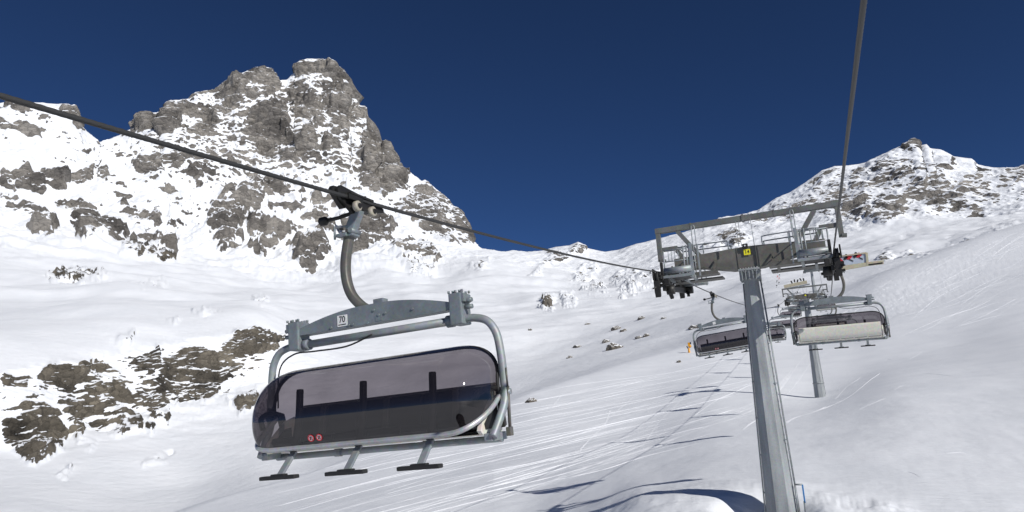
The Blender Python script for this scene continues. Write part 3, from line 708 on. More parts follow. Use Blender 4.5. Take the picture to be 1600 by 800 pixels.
        p.cyl((CC+sx*1.66, 0.0, -2.72), (CC+sx*1.80, 0.0, -2.72), 0.035)
        pp = p.build('frame_pipe', GALV, root)
        d = MB(); d.cyl((CC+sx*1.775, -0.02, -2.66), (CC+sx*1.745, 0.0, -3.16), 0.02, 8); d.cyl((CC+sx*1.775, -0.02, -2.45), (CC+sx*1.775, -0.02, -2.66), 0.011, 8); d.box((CC+sx*1.74, 0.0, -3.16), (0.06, 0.08, 0.1), None, 0.01); d.build('damper_strut', DARKARM, pp)
        # seat end: cream cheek with dark opening
        e = MB(); e.prism([(0.22, -2.72), (0.02, -2.78), (-0.28, -3.02), (-0.34, -3.12), (-0.28, -3.17), (0.20, -3.17), (0.32, -2.9)], 'x', CC+sx*1.50, CC+sx*1.545); ch = e.build('seat_end_panel', CREAM, root)
        e = MB(); e.prism([(0.10, -2.86), (-0.02, -2.88), (-0.24, -3.05), (-0.22, -3.11), (0.12, -3.11)], 'x', CC+sx*1.547, CC+sx*1.56); e.prism([(0.10, -2.86), (-0.02, -2.88), (-0.24, -3.05), (-0.22, -3.11), (0.12, -3.11)], 'x', CC+sx*1.485, CC+sx*1.497); e.build('seat_end_recess', BLACK, ch)
        ar = MB(); ar.tube(spline([(CC+sx*1.63, 0.10, -2.70), (CC+sx*1.62, -0.12, -2.66), (CC+sx*1.56, -0.36, -2.72), (CC+sx*1.50, -0.40, -2.86)], 6), 0.035, 10); ar.bar((CC+sx*1.62, 0.05, -2.70), (CC+sx*1.60, 0.16, -3.1), 0.05, 0.10, 0.01); ar.build('bubble_arm', BLACKMETAL, root)
    # bubble
    b = MB(); nu, nv = 72, 36; V = [[b.bm.verts.new(bubble_point(-1+2*i/nu, j/nv)) for i in range(nu+1)] for j in range(nv+1)]
    for j in range(nv):
        for i in range(nu):
            f = b.bm.faces.new((V[j][i], V[j][i+1], V[j+1][i+1], V[j+1][i])); f.smooth = True
    bub = b.build('bubble', GLASS, root)
    tr = MB(); TV = [[tr.bm.verts.new(bubble_point(-1+2*i/nu, 0.115*j/6)+Vector((0, -0.004-0.004*math.sin(math.pi*j/6), 0.006))) for i in range(nu+1)] for j in range(7)]
    for j in range(6):
        for i in range(nu):
            f = tr.bm.faces.new((TV[j][i], TV[j][i+1], TV[j+1][i+1], TV[j+1][i])); f.smooth = True
    tr.build('bubble_sky_band', NAVY, bub)  # opaque navy strip painted in for the sky reflecting at the top edge
    rim = MB()
    loop = [bubble_point(-1+2*i/60, 0.0) for i in range(61)]+[bubble_point(1, j/14) for j in range(1, 15)]
    left = [bubble_point(-1, j/14) for j in range(14, 0, -1)]
    rim.tube(left+loop, 0.022, 8); rim.build('bubble_seal', BLACK, bub)
    fr = [bubble_point(-1+2*i/60, 1.0) for i in range(61)]
    q_ = [Vector((CC-1.66, 0.02, -2.72))]+fr+[Vector((CC+1.66, 0.02, -2.72))]
    f2 = MB(); f2.tube(q_, 0.032, 10); f2.build('bubble_frame', ALU, bub)
    # two round prohibition stickers low on the bubble
    for k in (-1, 1):
        uc = -0.275+0.033*k; c0 = bubble_point(uc, 0.915); nrm = (bubble_point(uc+0.01, 0.915)-c0).cross(bubble_point(uc, 0.90)-c0).normalized()
        if nrm.y > 0: nrm = -nrm
        rot = nrm.to_track_quat('Z', 'Y').to_euler()
        st = MB(); st.cyl((0, 0, 0.004), (0, 0, 0.007), 0.042, 24); so = st.build('sticker', WHITE, bub, c0); so.rotation_euler = rot
        rg = MB()
        ring = [(0.039*math.cos(2*math.pi*i/24), 0.039*math.sin(2*math.pi*i/24), 0.008) for i in range(25)]; rg.tube(ring, 0.0055, 6, False); rg.bar((-0.025, 0.025, 0.009), (0.025, -0.025, 0.009), 0.005, 0.004); rg.build('red_ring', RED, so)
        pc = MB(); pc.bar((0.01, 0.018, 0.009), (-0.012, -0.02, 0.009), 0.014, 0.003); pc.build('pictogram', BLACK, so)
    # seat
    s = MB()
    for i in range(6):
        xx = CC-1.46+0.487*(i+0.5); s.box((xx, -0.06, -3.06), (0.475, 0.52, 0.09), Matrix.Rotation(R(-8), 3, 'X'), 0.03)
    s.build('seat', SEAT, root)
    s = MB()
    for i in range(6):
        xx = CC-1.46+0.487*(i+0.5); s.box((xx, 0.215, -2.84), (0.475, 0.07, 0.46), Matrix.Rotation(R(-14), 3, 'X'), 0.03)
    s.build('backrest', SEAT, root)
    s = MB(); prof = spline([Vector((0, 0.305, -2.60)), Vector((0, 0.33, -2.66)), Vector((0, 0.315, -2.85)), Vector((0, 0.26, -3.03)), Vector((0, 0.13, -3.16)), Vector((0, -0.1, -3.18))], 5)
    outer = [(p.y, p.z) for p in prof]; inn = [(p.y-0.02, p.z+0.015) for p in reversed(prof)]
    s.prism(outer+inn, 'x', CC-1.48, CC+1.48); s.build('back_panel', CREAM, root)
    s = MB(); s.cyl((CC-1.64, 0.0, -3.23), (CC+1.64, 0.0, -3.23), 0.04); s.cyl((CC-0.7, 0, -3.23), (CC-0.6, 0, -3.23), 0.05); s.cyl((CC+0.6, 0, -3.23), (CC+0.7, 0, -3.23), 0.05)
    for sx in (-1, 1): s.box((CC+sx*1.60, -0.08, -3.2), (0.10, 0.4, 0.09), None, 0.01)
    s.build('seat_bar', GALV, root)
    for k in (-1, 0, 1):
        xx = CC+k*0.97
        f = MB(); f.bar((xx, -0.44, -3.16), (xx, -0.70, -3.42), 0.085, 0.035, 0.006); ft = f.build('footrest', GALV, root)
        f = MB(); f.box((xx, -0.71, -3.435), (0.53, 0.10, 0.045), None, 0.012); f.box((xx, -0.71, -3.41), (0.2, 0.08, 0.03), None, 0.01); f.build('foot_bar', BLACK, ft)
        f = MB(); f.tube(spline([(xx, -0.47, -3.16), (xx, -0.40, -3.0), (xx, -0.34, -2.75), (xx, -0.31, -2.455), (xx, -0.306, -2.41)], 4), [0.045]*13+[0.044, 0.040, 0.031, 0.014], 12); f.build('restraint_post', BLACK, root)
        f = MB(); f.bar((xx+0.13, -0.12, -3.12), (xx+0.13, -0.02, -2.62), 0.07, 0.03, 0.005); f.build('backrest_strut', DARKARM, root)
    # number plate
    n = MB(); n.box((CC-0.44, -0.0895, -1.595), (0.155, 0.006, 0.145)); npl = n.build('number_plate', WHITE, root)
    return root, npl
YC = [7.36, 39.7, 70.5, 101.0, 131.0, 162.0, 193.0]
chair, npl = make_chair((CX-GX, YC[0], rope_z(YC[0]))); chair.rotation_euler = (0, R(-2.3), 0)
tag(chair, 'large empty six seat chair number 70 with closed tinted bubble in front of the peak', 'ski chair', 'bubble chairs on the lift')
text_part('plate_number', '70', 0.115, BLACK, npl, (CC-0.44, -0.094, -1.58), (R(90), 0, 0), 0.001, 0.85)
u_ = MB(); u_.box((CC-0.44, -0.0935, -1.645), (0.12, 0.002, 0.012)); u_.build('plate_text_line', BLACK, npl)
LBL = {1: 'descending bubble chair partly hidden behind the left side of the near pylon', 2: 'descending bubble chair showing only its end just right of the near pylon', 3: 'small descending bubble chair behind the cream backed chair, right of the pylon', 4: 'tiny descending chair with thin hanger beside the second pylon', 5: 'very small descending chair above the second pylon crossarm, nearest to it', 6: 'farthest visible descending chair near the third pylon'}
skip1 = ('plate_number', 'plate_text_line')
skip2 = skip1+('bolt_heads', 'clamp_bolts', 'damper_strut', 'control_cable', 'sticker', 'hanger_bracket', 'bubble_moulding', 'pictogram', 'red_ring', 'number_plate', 'backrest_strut', 'hub')
for i in range(1, 7):
    c = copy_tree(chair, None, skip1 if i < 2 else skip2); c.location = (CX-GX, YC[i], rope_z(YC[i])); c.rotation_euler = (0, R(-5.0 if i == 1 else rnd.uniform(-1.2, 0.4)), 0); c['label'] = LBL[i]
YR = [30.8, 58.5, 88.0, 150.0, 181.0]
LBR = ['ascending chair seen from behind with cream back panel right of the pylon', 'ascending bubble chair mostly hidden behind the cream backed chair', 'small ascending chair seen below the second pylon crossarm', 'tiny ascending chair past the second pylon on the right rope', 'tiniest ascending chair below the third pylon on the right rope']
for i, y in enumerate(YR):
    c = copy_tree(chair, None, skip1 if i < 1 else skip2); c.location = (CX+GX, y, rope_z(y)); c.rotation_euler = (0, R(-0.3), R(180)); c['label'] = LBR[i]

# ------------------------------------------------------------------ pylons
def make_pole(H, wb, wt, root, concrete=False):
    p = MB(); n = 8; rings = []
    for z, w in ((-1.2, wb*1.04), (0, wb), (H-0.45, wt), (H-0.02, wt*1.16)):
        rings.append([p.bm.verts.new((w/2/math.cos(math.pi/8)*math.cos(2*math.pi*(k+0.5)/n+R(9)), w/2/math.cos(math.pi/8)*math.sin(2*math.pi*(k+0.5)/n+R(9)), z)) for k in range(n)])
    for a, b in zip(rings, rings[1:]):
        for k in range(n): p.bm.faces.new((a[k], a[(k+1) % n], b[(k+1) % n], b[k]))
    p.bm.faces.new(rings[-1])
    po = p.build('pole', POLE, root)
    f = MB(); f.tube([(-wb/2-0.02, -wb*0.22, 0.2), (-wt/2-0.02, -wt*0.22, H-0.5)], 0.025, 8)
    for zz in np.arange(1.2, H-0.6, 1.3):
        ww = wb+(wt-wb)*zz/H; f.box((-ww/2-0.01, -ww*0.22, zz), (0.06, 0.09, 0.05))
    f.build('cable_conduit', GALV, root)
    f = MB(); f.box((0, 0, H+0.0), (wt*1.45, wt*1.45, 0.07), None, 0.01)
    for k in range(-2, 3):
        f.box((k*wt*0.25, -wt*0.60, H-0.22), (0.035, 0.10, 0.36)); f.box((k*wt*0.25, wt*0.60, H-0.22), (0.035, 0.10, 0.36)); f.box((wt*0.60, k*wt*0.25, H-0.22), (0.10, 0.035, 0.36)); f.box((-wt*0.60, k*wt*0.25, H-0.22), (0.10, 0.035, 0.36))
    for k in range(-3, 4): f.cyl((k*wt*0.19, -wt*0.66, H-0.09), (k*wt*0.19, -wt*0.66, H+0.07), 0.022, 6)
    f.build('head_flange', POLE, po)
    if H > 12:
        f = MB(); f.tube([(0, 0, 2.1), (0, 0, 2.25)], wb*0.56, 8); f.build('pole_joint', POLE, po)
    # ladder up the right side
    l = MB(); xo = lambda z: (wb/2+(wt/2-wb/2)*z/H)+0.07
    for yy in (-0.2, 0.2): l.tube([(xo(0.35), yy, 0.35), (xo(H-0.3), yy, H-0.3)], 0.018, 8)
    k = 0.5
    while k < H-0.3:
        l.cyl((xo(k), -0.2, k), (xo(k), 0.2, k), 0.014, 6); k += 0.3
    for zz in np.arange(1.0, H-0.4, 2.0): l.bar((xo(zz)-0.2, -0.2, zz), (xo(zz), -0.2, zz), 0.03, 0.03)
    l.build('ladder', GALV, root)
    return po
def make_top(root, H, with_sign):
    z0 = H
    a = MB()   # box crossarm, deepest over the pole
    pol = [(-2.75, z0+0.40), (-1.7, z0+0.30), (-0.55, z0+0.05), (0.55, z0+0.05), (1.7, z0+0.30), (2.75, z0+0.40), (2.75, z0+0.78), (0, z0+0.90), (-2.75, z0+0.78)]
    a.prism(pol, 'y', -0.28, 0.28)
    for xx in (-0.34, 0.34): a.box((xx, -0.29, z0+0.46), (0.035, 0.03, 0.80))
    for xx in (-0.34, 0.34): a.box((xx, 0.29, z0+0.46), (0.035, 0.03, 0.80))
    a.build('crossarm', OLIVE, root)
    for x0, x1 in ((-3.0, -1.05), (0.75, 3.0)):   # walkways along the arm
        w = MB(); w.box(((x0+x1)/2, -0.62, z0-0.06), (x1-x0, 0.62, 0.06)); w.box(((x0+x1)/2, -0.93, z0-0.03), (x1-x0, 0.03, 0.14)); w.box(((x0+x1)/2, 0.62, z0-0.06), (x1-x0, 0.62, 0.06))
        for xx in np.linspace(x0+0.15, x1-0.15, 3): w.bar((xx, -0.9, z0-0.04), (xx, -0.29, z0+0.5), 0.05, 0.05)
        w.bar((x0+0.3, -0.6, z0-0.07), (x0+0.3, 0.6, z0-0.07), 0.1, 0.06); w.build('walkway', DARKARM, root)
    for sx in (-1, 1):   # handrails on the arm
        h = MB(); h.tube(spline([(sx*0.62, -0.5, z0+0.84), (sx*0.62, -0.5, z0+1.08), (sx*0.75, -0.5, z0+1.16), (sx*1.9, -0.5, z0+1.18), (sx*2.5, -0.5, z0+1.18)], 5), 0.024, 8)
        h.tube(spline([(sx*0.62, 0.5, z0+0.84), (sx*0.62, 0.5, z0+1.08), (sx*0.75, 0.5, z0+1.16), (sx*2.5, 0.5, z0+1.18)], 5), 0.024, 8)
        h.tube([(sx*1.55, -0.5, z0+0.8), (sx*1.55, -0.5, z0+1.17)], 0.02, 8)
        h.tube([(sx*2.5, -0.5, z0+1.18), (sx*2.5, 0.5, z0+1.18)], 0.02, 8); h.build('handrail', BEAM, root)
    for sx in (-1, 1):
        # catwalk beside the sheaves
        c = MB(); c.cyl((sx*1.86, -1.86, z0+0.06), (sx*2.86, -1.86, z0+0.06), 0.13, 16); c.cyl((sx*1.86, 1.86, z0+0.06), (sx*2.86, 1.86, z0+0.06), 0.13, 16)
        c.box((sx*2.35, -1.86, z0-0.16), (1.15, 0.10, 0.10), None, 0.01); c.box((sx*1.92, -1.2, z0-0.14), (0.10, 1.4, 0.14)); c.box((sx*2.78, -1.2, z0-0.14), (0.10, 1.4, 0.14)); c.bar((sx*2.35, -0.55, z0-0.12), (sx*2.35, 1.86, z0+0.0), 0.1, 0.08)
        cw = c.build('catwalk', GALV, root); c = MB(); c.box((sx*2.35, -1.2, z0-0.10), (0.76, 1.3, 0.04)); c.build('grating', BLACKMETAL, cw)
        r_ = MB()
        for xx in (1.88, 1.98, 2.1): r_.tube([(sx*xx, -1.82, z0-0.15), (sx*xx, -1.82, z0+0.95)], 0.026, 8)
        r_.tube([(sx*2.84, -1.82, z0-0.15), (sx*2.84, -1.82, z0+0.85)], 0.026, 8)
        for zz in (0.42, 0.85): r_.tube([(sx*1.88, -1.82, z0+zz), (sx*2.84, -1.82, z0+zz)], 0.02, 8)
        for xx in (2.3, 2.42, 2.54, 2.66): r_.tube([(sx*xx, -1.8, z0+0.42), (sx*xx, -1.8, z0+0.85)], 0.014, 6)
        r_.bar((sx*1.82, -1.84, z0-0.2), (sx*1.82, -1.84, z0+1.0), 0.11, 0.07); r_.bar((sx*1.62, -1.5, z0-0.2), (sx*1.62, -1.5, z0+1.0), 0.05, 0.10)
        for yy in (-1.82, -0.6, 0.6, 1.82):
            r_.tube([(sx*1.9, yy, z0-0.1), (sx*1.9, yy, z0+0.95)], 0.022, 8)
        for zz in (0.5, 0.95): r_.tube([(sx*1.9, -1.82, z0+zz), (sx*1.9, 1.82, z0+zz)], 0.02, 8)
        r_.tube(spline([(sx*2.05, 0.9, z0+0.95), (sx*2.05, 0.9, z0+1.35), (sx*2.2, 0.9, z0+1.45), (sx*2.6, 0.9, z0+1.45), (sx*2.72, 0.9, z0+1.3), (sx*2.72, 0.9, z0+0.1)], 4), 0.022, 8)
        r_.tube(spline([(sx*1.72, -1.0, z0+0.8), (sx*1.72, -1.0, z0+1.75), (sx*1.78, -1.0, z0+1.85), (sx*1.84, -1.0, z0+1.75), (sx*1.84, -1.0, z0+0.8)], 4), 0.018, 8)
        r_.build('catwalk_railing', GALV, cw)
        # sheave train
        s = MB(); xs_ = sx*(GX-0.0); zr = z0+0.33  # rope level
        zs = lambda y: zr-0.24+0.1*y-0.012*y*y
        for y0 in (-2.08, -1.04, 0.0, 1.04, 2.08):
            s.bar((xs_-sx*0.10, y0-0.30, zs(y0-0.3)), (xs_-sx*0.10, y0+0.30, zs(y0+0.3)), 0.05, 0.14); s.bar((xs_-sx*0.10, y0, zs(y0)), (xs_-sx*0.14, y0, zs(y0)-0.24), 0.07, 0.10)
            s.box((xs_+sx*0.02, y0, zs(y0)-0.30), (0.30, 0.16, 0.10), None, 0.01)
        for y0 in (-1.5, 1.5): s.bar((xs_-sx*0.14, y0-0.62, zs(y0-0.6)-0.24), (xs_-sx*0.14, y0+0.62, zs(y0+0.6)-0.24), 0.08, 0.17)
        s.bar((xs_-sx*0.20, -2.4, zs(-2.4)-0.42), (xs_-sx*0.20, 2.4, zs(2.4)-0.42), 0.10, 0.20); s.box((xs_-sx*0.22, 0, z0+0.2), (0.22, 0.5, 0.55), None, 0.02)
        for y0 in (-2.5, 2.5):   # rope catchers and derail switch arms
            s.box((xs_+sx*0.10, y0, zs(y0)+0.10), (0.05, 0.30, 0.42), None, 0.01); s.box((xs_-sx*0.20, y0*0.97, zs(y0)+0.34), (0.10, 0.12, 0.42), None, 0.02)
            s.prism([(y0*0.96-0.14, zs(y0)-0.12), (y0*0.96+0.14, zs(y0)-0.12), (y0*0.96+0.10, zs(y0)-0.66), (y0*0.96-0.02, zs(y0)-0.72), (y0*0.96-0.12, zs(y0)-0.5)], 'x', xs_-0.13, xs_+0.06); s.cyl((xs_-sx*0.22, y0*0.8, zs(y0)-0.44), (xs_-sx*0.50, y0*0.8, zs(y0)-0.44), 0.17); s.bar((xs_-sx*0.3, y0*0.8, zs(y0)-0.44), (xs_-sx*0.34, y0*0.7, zs(y0)-0.72), 0.12, 0.10); s.box((xs_-sx*0.34, y0*0.96, zs(y0)-0.20), (0.20, 0.22, 0.20), None, 0.03)
        for y0 in (-2.4, -1.4, -0.5, 0.4): s.bar((xs_-sx*0.05, y0, zs(y0)-0.3), (xs_+sx*0.16, y0-0.2, zs(y0)-0.42), 0.05, 0.05)
        sh = s.build('sheave_assembly', BLACKMETAL, root)
        for i in range(10):
            yy = -2.34+0.52*i; zc = zs(yy)
            wv = MB(); wv.tube([(xs_-0.05, yy, zc), (xs_-0.035, yy, zc), (xs_, yy, zc), (xs_+0.035, yy, zc), (xs_+0.05, yy, zc)], [0.20, 0.225, 0.205, 0.225, 0.20], 24); wv.cyl((xs_-0.08, yy, zc), (xs_+0.08, yy, zc), 0.05)
            wv.build('sheave_wheel', BLACK, sh)
    # lifting frame
    f = MB(); zt = z0+2.06
    f.box((-1.72, 0, zt), (3.43, 0.20, 0.22), None, 0.012); f.box((1.72, 0, zt), (3.43, 0.20, 0.22), None, 0.012); f.box((0, 0, zt), (0.08, 0.25, 0.28)); f.box((1.15, 0, zt), (0.05, 0.22, 0.25)); f.box((-2.0, 0, zt), (0.05, 0.22, 0.25))
    for sx in (-1, 1):
        f.bar((sx*3.33, 0, zt-0.11), (sx*3.33, 0, z0+0.80), 0.18, 0.18, 0.01); f.bar((sx*2.55, 0, zt-0.11), (sx*1.75, 0, z0+0.78), 0.17, 0.17, 0.01)
        f.bar((sx*3.26, 0.05, z0+1.28), (sx*2.62, 0.05, z0+1.28), 0.16, 0.16, 0.01); f.bar((sx*2.66, 0.05, z0+1.18), (sx*2.30, 0.05, z0+0.60), 0.16, 0.16, 0.01)
        f.bar((sx*3.33, 0, z0+0.86), (sx*3.33+0.18, 0.0, z0+0.84), 0.4, 0.09, 0.01)
    f.build('lifting_frame', metal('frame_steel', (0.165, 0.17, 0.16), 0.2, 0.55, 0.25, 1.2) if 'frame_steel' not in bpy.data.materials else bpy.data.materials['frame_steel'], root)
    t = MB()
    for x0, zl in ((-0.28, 0.95), (-0.18, 0.95), (0.28, 0.9), (1.72, 1.0)): t.tube([(x0, -0.12, zt-0.1), (x0+0.02, -0.14, z0+zl)], 0.012, 6)
    t.build('hanging_line', GALV, root)
    sn = MB()
    for x0, L_ in ((0.05, 0.22), (-0.85, 0.12)): sn.box((x0, 0, zt+0.135), (L_, 0.16, 0.05), None, 0.02)
    sn.build('snow_cap', TRK, root)
    s = MB(); s.box((0.02, -0.33, z0+0.66), (0.24, 0.012, 0.215)); pl = s.build('number_sign', YELLOW, root)
    s = MB(); s.box((-0.02, -0.36, z0+0.90), (0.20, 0.12, 0.16), None, 0.02); lp = s.build('lamp_housing', BLACK, root)
    s = MB(); s.cyl((-0.02, -0.425, z0+0.90), (-0.02, -0.418, z0+0.90), 0.03); s.build('lamp_lens', WHITE, lp)
    if with_sign:
        text_part('sign_number', with_sign, 0.20, BLACK, pl, (0.02, -0.3385, z0+0.66), (R(90), 0, 0), 0.001, 0.9)
def pylon(y, H, wb, wt, label, num):
    zb = ground(CX, y)
    root = empty('lift_pylon', (CX+0.05, y, zb)); H = H-zb
    make_pole(H, wb, wt, root); make_top(root, H, num)
    tag(root, label, 'pylon', 'chairlift pylons'); return root, zb
p1, zb1 = pylon(T1Y, TZ1-0.30, 1.06, 0.53, 'big grey octagonal steel pylon carrying the yellow number 14 sign', '14')
bl = MB(); bl.box((0.82, -0.22, 1.15), (0.05, 0.05, 0.62), None, 0.005); bl.build('ladder_end', BLUE, p1)
bl = MB(); bl.tube([(0.55, -0.22, 1.46), (0.82, -0.22, 1.46)], 0.03, 8); bl.tube([(0.57, -0.22, 0.2), (0.57, -0.22, 1.46)], 0.03, 8); bl.bar((0.80, -0.22, 0.9), (0.76, -0.22, -0.3), 0.05, 0.05); bl.build('ladder_hoop', GALV, p1)
p2, _ = pylon(T2Y, TZ2-0.33, 1.55, 0.75, 'slim grey pylon further uphill behind the cream backed chair', None)
p3, _ = pylon(T3Y, TZ3-0.33, 1.7, 0.80, 'distant pylon, smallest of the row, at the top of the lift line', None)

# ------------------------------------------------------------------ information board on the outer end of the pylon
BY = T1Y+1.2
def bp_(px, py): return onplane(px, py, BY)
pts = {k: bp_(*v) for k, v in dict(tl=(1302, 402), tr=(1354, 395), br=(1356, 410), bl=(1304, 417), b2=(1304, 425), b3=(1356, 415.5), e1=(1381, 406.5), e2=(1381, 412.5), e0=(1356, 409.5)).items()}
root = empty('information_board', (pts['bl'].x, BY, pts['bl'].z))
tag(root, 'white picture board with red skiers in a tan frame beside the pylon sheaves', 'sign')
def rel(v): return (v.x-pts['bl'].x, v.z-pts['bl'].z)
s = MB(); s.prism([rel(pts[k]) for k in ('tl', 'tr', 'br', 'bl')], 'y', 0, 0.03); pn = s.build('picture_panel', GREYBLUE, root)
def bar2(s, a, b, w):
    a, b = rel(pts[a] if isinstance(a, str) else a), rel(pts[b] if isinstance(b, str) else b); s.bar((a[0], 0, a[1]), (b[0], 0, b[1]), 0.08, w)
s = MB(); bar2(s, 'tl', 'tr', 0.05); bar2(s, 'tr', 'b3', 0.07); s.build('frame', TAN, root)
s = MB(); s.prism([rel(pts[k]) for k in ('bl', 'br', 'b3', 'b2')], 'y', -0.03, 0.05); s.prism([rel(pts[k]) for k in ('e0', 'e1', 'e2', 'b3')], 'y', -0.026, 0.05); s.build('lower_board', TAN, root)
s = MB(); s.bar((-0.5, 0.02, -0.21), (0.35, 0.02, -0.16), 0.14, 0.09); s.bar((-0.5, 0.0, -0.23), (-0.1, 0.0, 0.02), 0.07, 0.07); s.build('mounting_bracket', BLACKMETAL, root)
s = MB(); bar2(s, bp_(1357, 414), bp_(1379, 411), 0.05); s.build('slot', BLACKMETAL, root)
for px, py in ((1312, 409), (1326, 403), (1341, 400)):
    c = rel(bp_(px, py)); s = MB(); s.prism([(c[0]-0.09, c[1]+0.09), (c[0]+0.05, c[1]+0.13), (c[0]+0.13, c[1]+0.02), (c[0]+0.02, c[1]-0.07), (c[0]-0.07, c[1]-0.05)], 'y', -0.012, -0.002); sk = s.build('skier_picture', RED, pn)
    s = MB(); s.bar((c[0]-0.16, -0.008, c[1]-0.04), (c[0]-0.04, -0.008, c[1]+0.06), 0.008, 0.09); s.bar((c[0]+0.02, -0.01, c[1]-0.06), (c[0]+0.14, -0.01, c[1]-0.15), 0.008, 0.035); s.cyl((c[0]-0.07, -0.02, c[1]+0.11), (c[0]-0.07, -0.002, c[1]+0.11), 0.05); s.build('dark_picture', BLACKMETAL, pn)
# tan board on the second pylon's frame
a = onplane(1225, 448, T2Y+4); b2 = onplane(1261, 440.5, T2Y+4)
root = empty('tan_board', a); tag(root, 'long tan board fixed to the second pylon frame, left of the third pylon', 'sign board')
d = b2-a; s = MB(); s.bar((0, 0, 0.0), (d.x, 0, d.z), 0.1, 0.55, 0.02); s.build('board', TAN, root)
s = MB(); s.bar((0, -0.02, -0.42), (d.x*1.1, -0.02, d.z-0.42), 0.2, 0.2); s.bar((0.4, 0, -0.4), (1.6, -0.6, -2.0), 0.14, 0.14); s.build('support_beam', GALV, root)
s = MB()
for k in range(5): s.box((d.x*(0.35+0.13*k), -0.02, d.z*(0.35+0.13*k)+0.5+0.12*(k % 2)), (0.22, 0.1, 0.5), Matrix.Rotation(R(20*(k % 3)-20), 3, 'Y'), 0.04)
s.build('people_block', BLACKMETAL, root)  # dark blocks added as people-like shapes above the board

# ------------------------------------------------------------------ snow gun
h = hit(1077, 551) or (Vector((-40, 230, 13)), None)
root = empty('snow_gun', h[0]); k = h[0].length/235.0; root.scale = (k, k, k)
tag(root, 'small yellow snow cannon on a post standing on the bowl snow', 'snow cannon')
s = MB(); s.tube([(0, 0, -0.5), (0, 0, 0.1), (0, 0, 1.45), (0, 0, 1.5)], [0.36, 0.36, 0.30, 0.1], 12); s.build('post', ORANGE, root)
s = MB(); s.tube([(0, 0, 1.4), (0.1, 0, 2.0)], 0.09, 8); s.bar((-0.35, 0, 1.4), (-0.55, 0, 2.2), 0.3, 0.3, 0.03); s.build('mast', BLACKMETAL, root)
s = MB(); s.tube([(0.35, 0.5, 2.0), (0.35, 0.45, 2.0), (0.3, -0.5, 2.35), (0.3, -0.55, 2.37)], [0.3, 0.52, 0.44, 0.36], 16); s.build('barrel', ORANGE, root)
s = MB(); s.box((0.2, 0.1, 2.95), (0.8, 0.5, 0.6), None, 0.12); s.build('motor_cover', ORANGE, root)
s = MB(); s.box((0.72, 0, 3.0), (0.3, 0.4, 0.7), None, 0.05); s.build('nozzle_ring', BLACK, root)

# ------------------------------------------------------------------ boulders in the bowl
BO = [(960,542,17,11,'largest snow capped boulder in the middle of the bowl'),(830,626,12,7,'lone dark boulder in the snow left of the ski tracks, near the chair'),(963,513,12,6,'flat grey boulder above the largest boulder'),(975,516,8,4,'small boulder just right of the flat grey boulder'),(947,533,9,5,'brown boulder left of the largest boulder'),(902,541,10,4,'low boulder half buried in snow at the left of the boulder group'),(1002,497,8,5,'upper boulder of the small cluster at the right of the bowl'),(1010,524,7,5,'upright boulder right of the flat boulder cluster'),(998,527,9,4,'wide low boulder beside the upright boulder'),(1085,511,12,5,'brown flat boulder just left of the partly hidden chair'),(918,506,7,3,'small boulder alone high in the bowl'),(855,470,11,15,'dark rock block sticking out of the upper bowl'),(890,558,7,4,'tiny boulder left below the boulder group'),(828,515,5,3,'smallest stone near the left of the bowl'),(1061,565,5,4,'little dark stone below the snow cannon'),(1037,497,6,3,'small stone at the right of the bowl above the pistes')]
for i, (px, py, w, hh, lab) in enumerate(BO):
    hh_ = hit(px, py+hh*0.3)
    if not hh_: continue
    p, n = hh_; dist = p.length; wm = w*dist/FPX*0.62; hm = hh*dist/FPX*0.62
    bm = bmesh.new(); bmesh.ops.create_icosphere(bm, subdivisions=4, radius=1.0)
    co = np.array([v.co[:] for v in bm.verts]); nz = fbm(co*0.9+i*9.1, 5, 200+i, True, 0.55)
    for v, dv in zip(bm.verts, nz):
        v.co *= 1+0.22*dv; v.co.x *= wm; v.co.y *= wm*0.9; v.co.z *= hm*1.25
    me = bpy.data.meshes.new('boulder'); bm.to_mesh(me); bm.free(); me.materials.append(M_BOULDER)
    for f in me.polygons: f.use_smooth = False
    o = bpy.data.objects.new('boulder', me); COL.objects.link(o); o.location = p-Vector((0, 0, hm*0.15)); o.rotation_euler = (0, 0, i*1.1)
    tag(o, lab, 'rock', 'boulders in the snow bowl')
# marker poles
ML = [(1216.0,421),(1215.5,428),(1214.6,435),(1213.8,442.5),(1213.3,449.5),(1218.2,424),(1217.6,433),(1217.2,438),(1216.9,445)]
for i, (px, py) in enumerate(ML):
    g = hit(px, py)
    if not g: continue
    L_ = g[0].length/300.0
    s = MB(); s.tube([(0, 0, -0.3), (0, 0, 1.1*L_)], 0.05*L_, 6); o = s.build('marker_pole', RED if i in (2, 7) else BLACKMETAL, None, g[0])
    fl = MB(); fl.prism([(0.0, 0.7*L_), (0.42*L_, 0.75*L_), (0.42*L_, 1.05*L_), (0, 1.1*L_)], 'y', -0.012, 0.012); fl.build('flag', RED if i in (2, 7) else BLACKMETAL, o)
    tag(o, 'tiny slalom pole in the row on the far snow slope right of the near pylon', 'marker pole', 'slalom poles on the far slope')

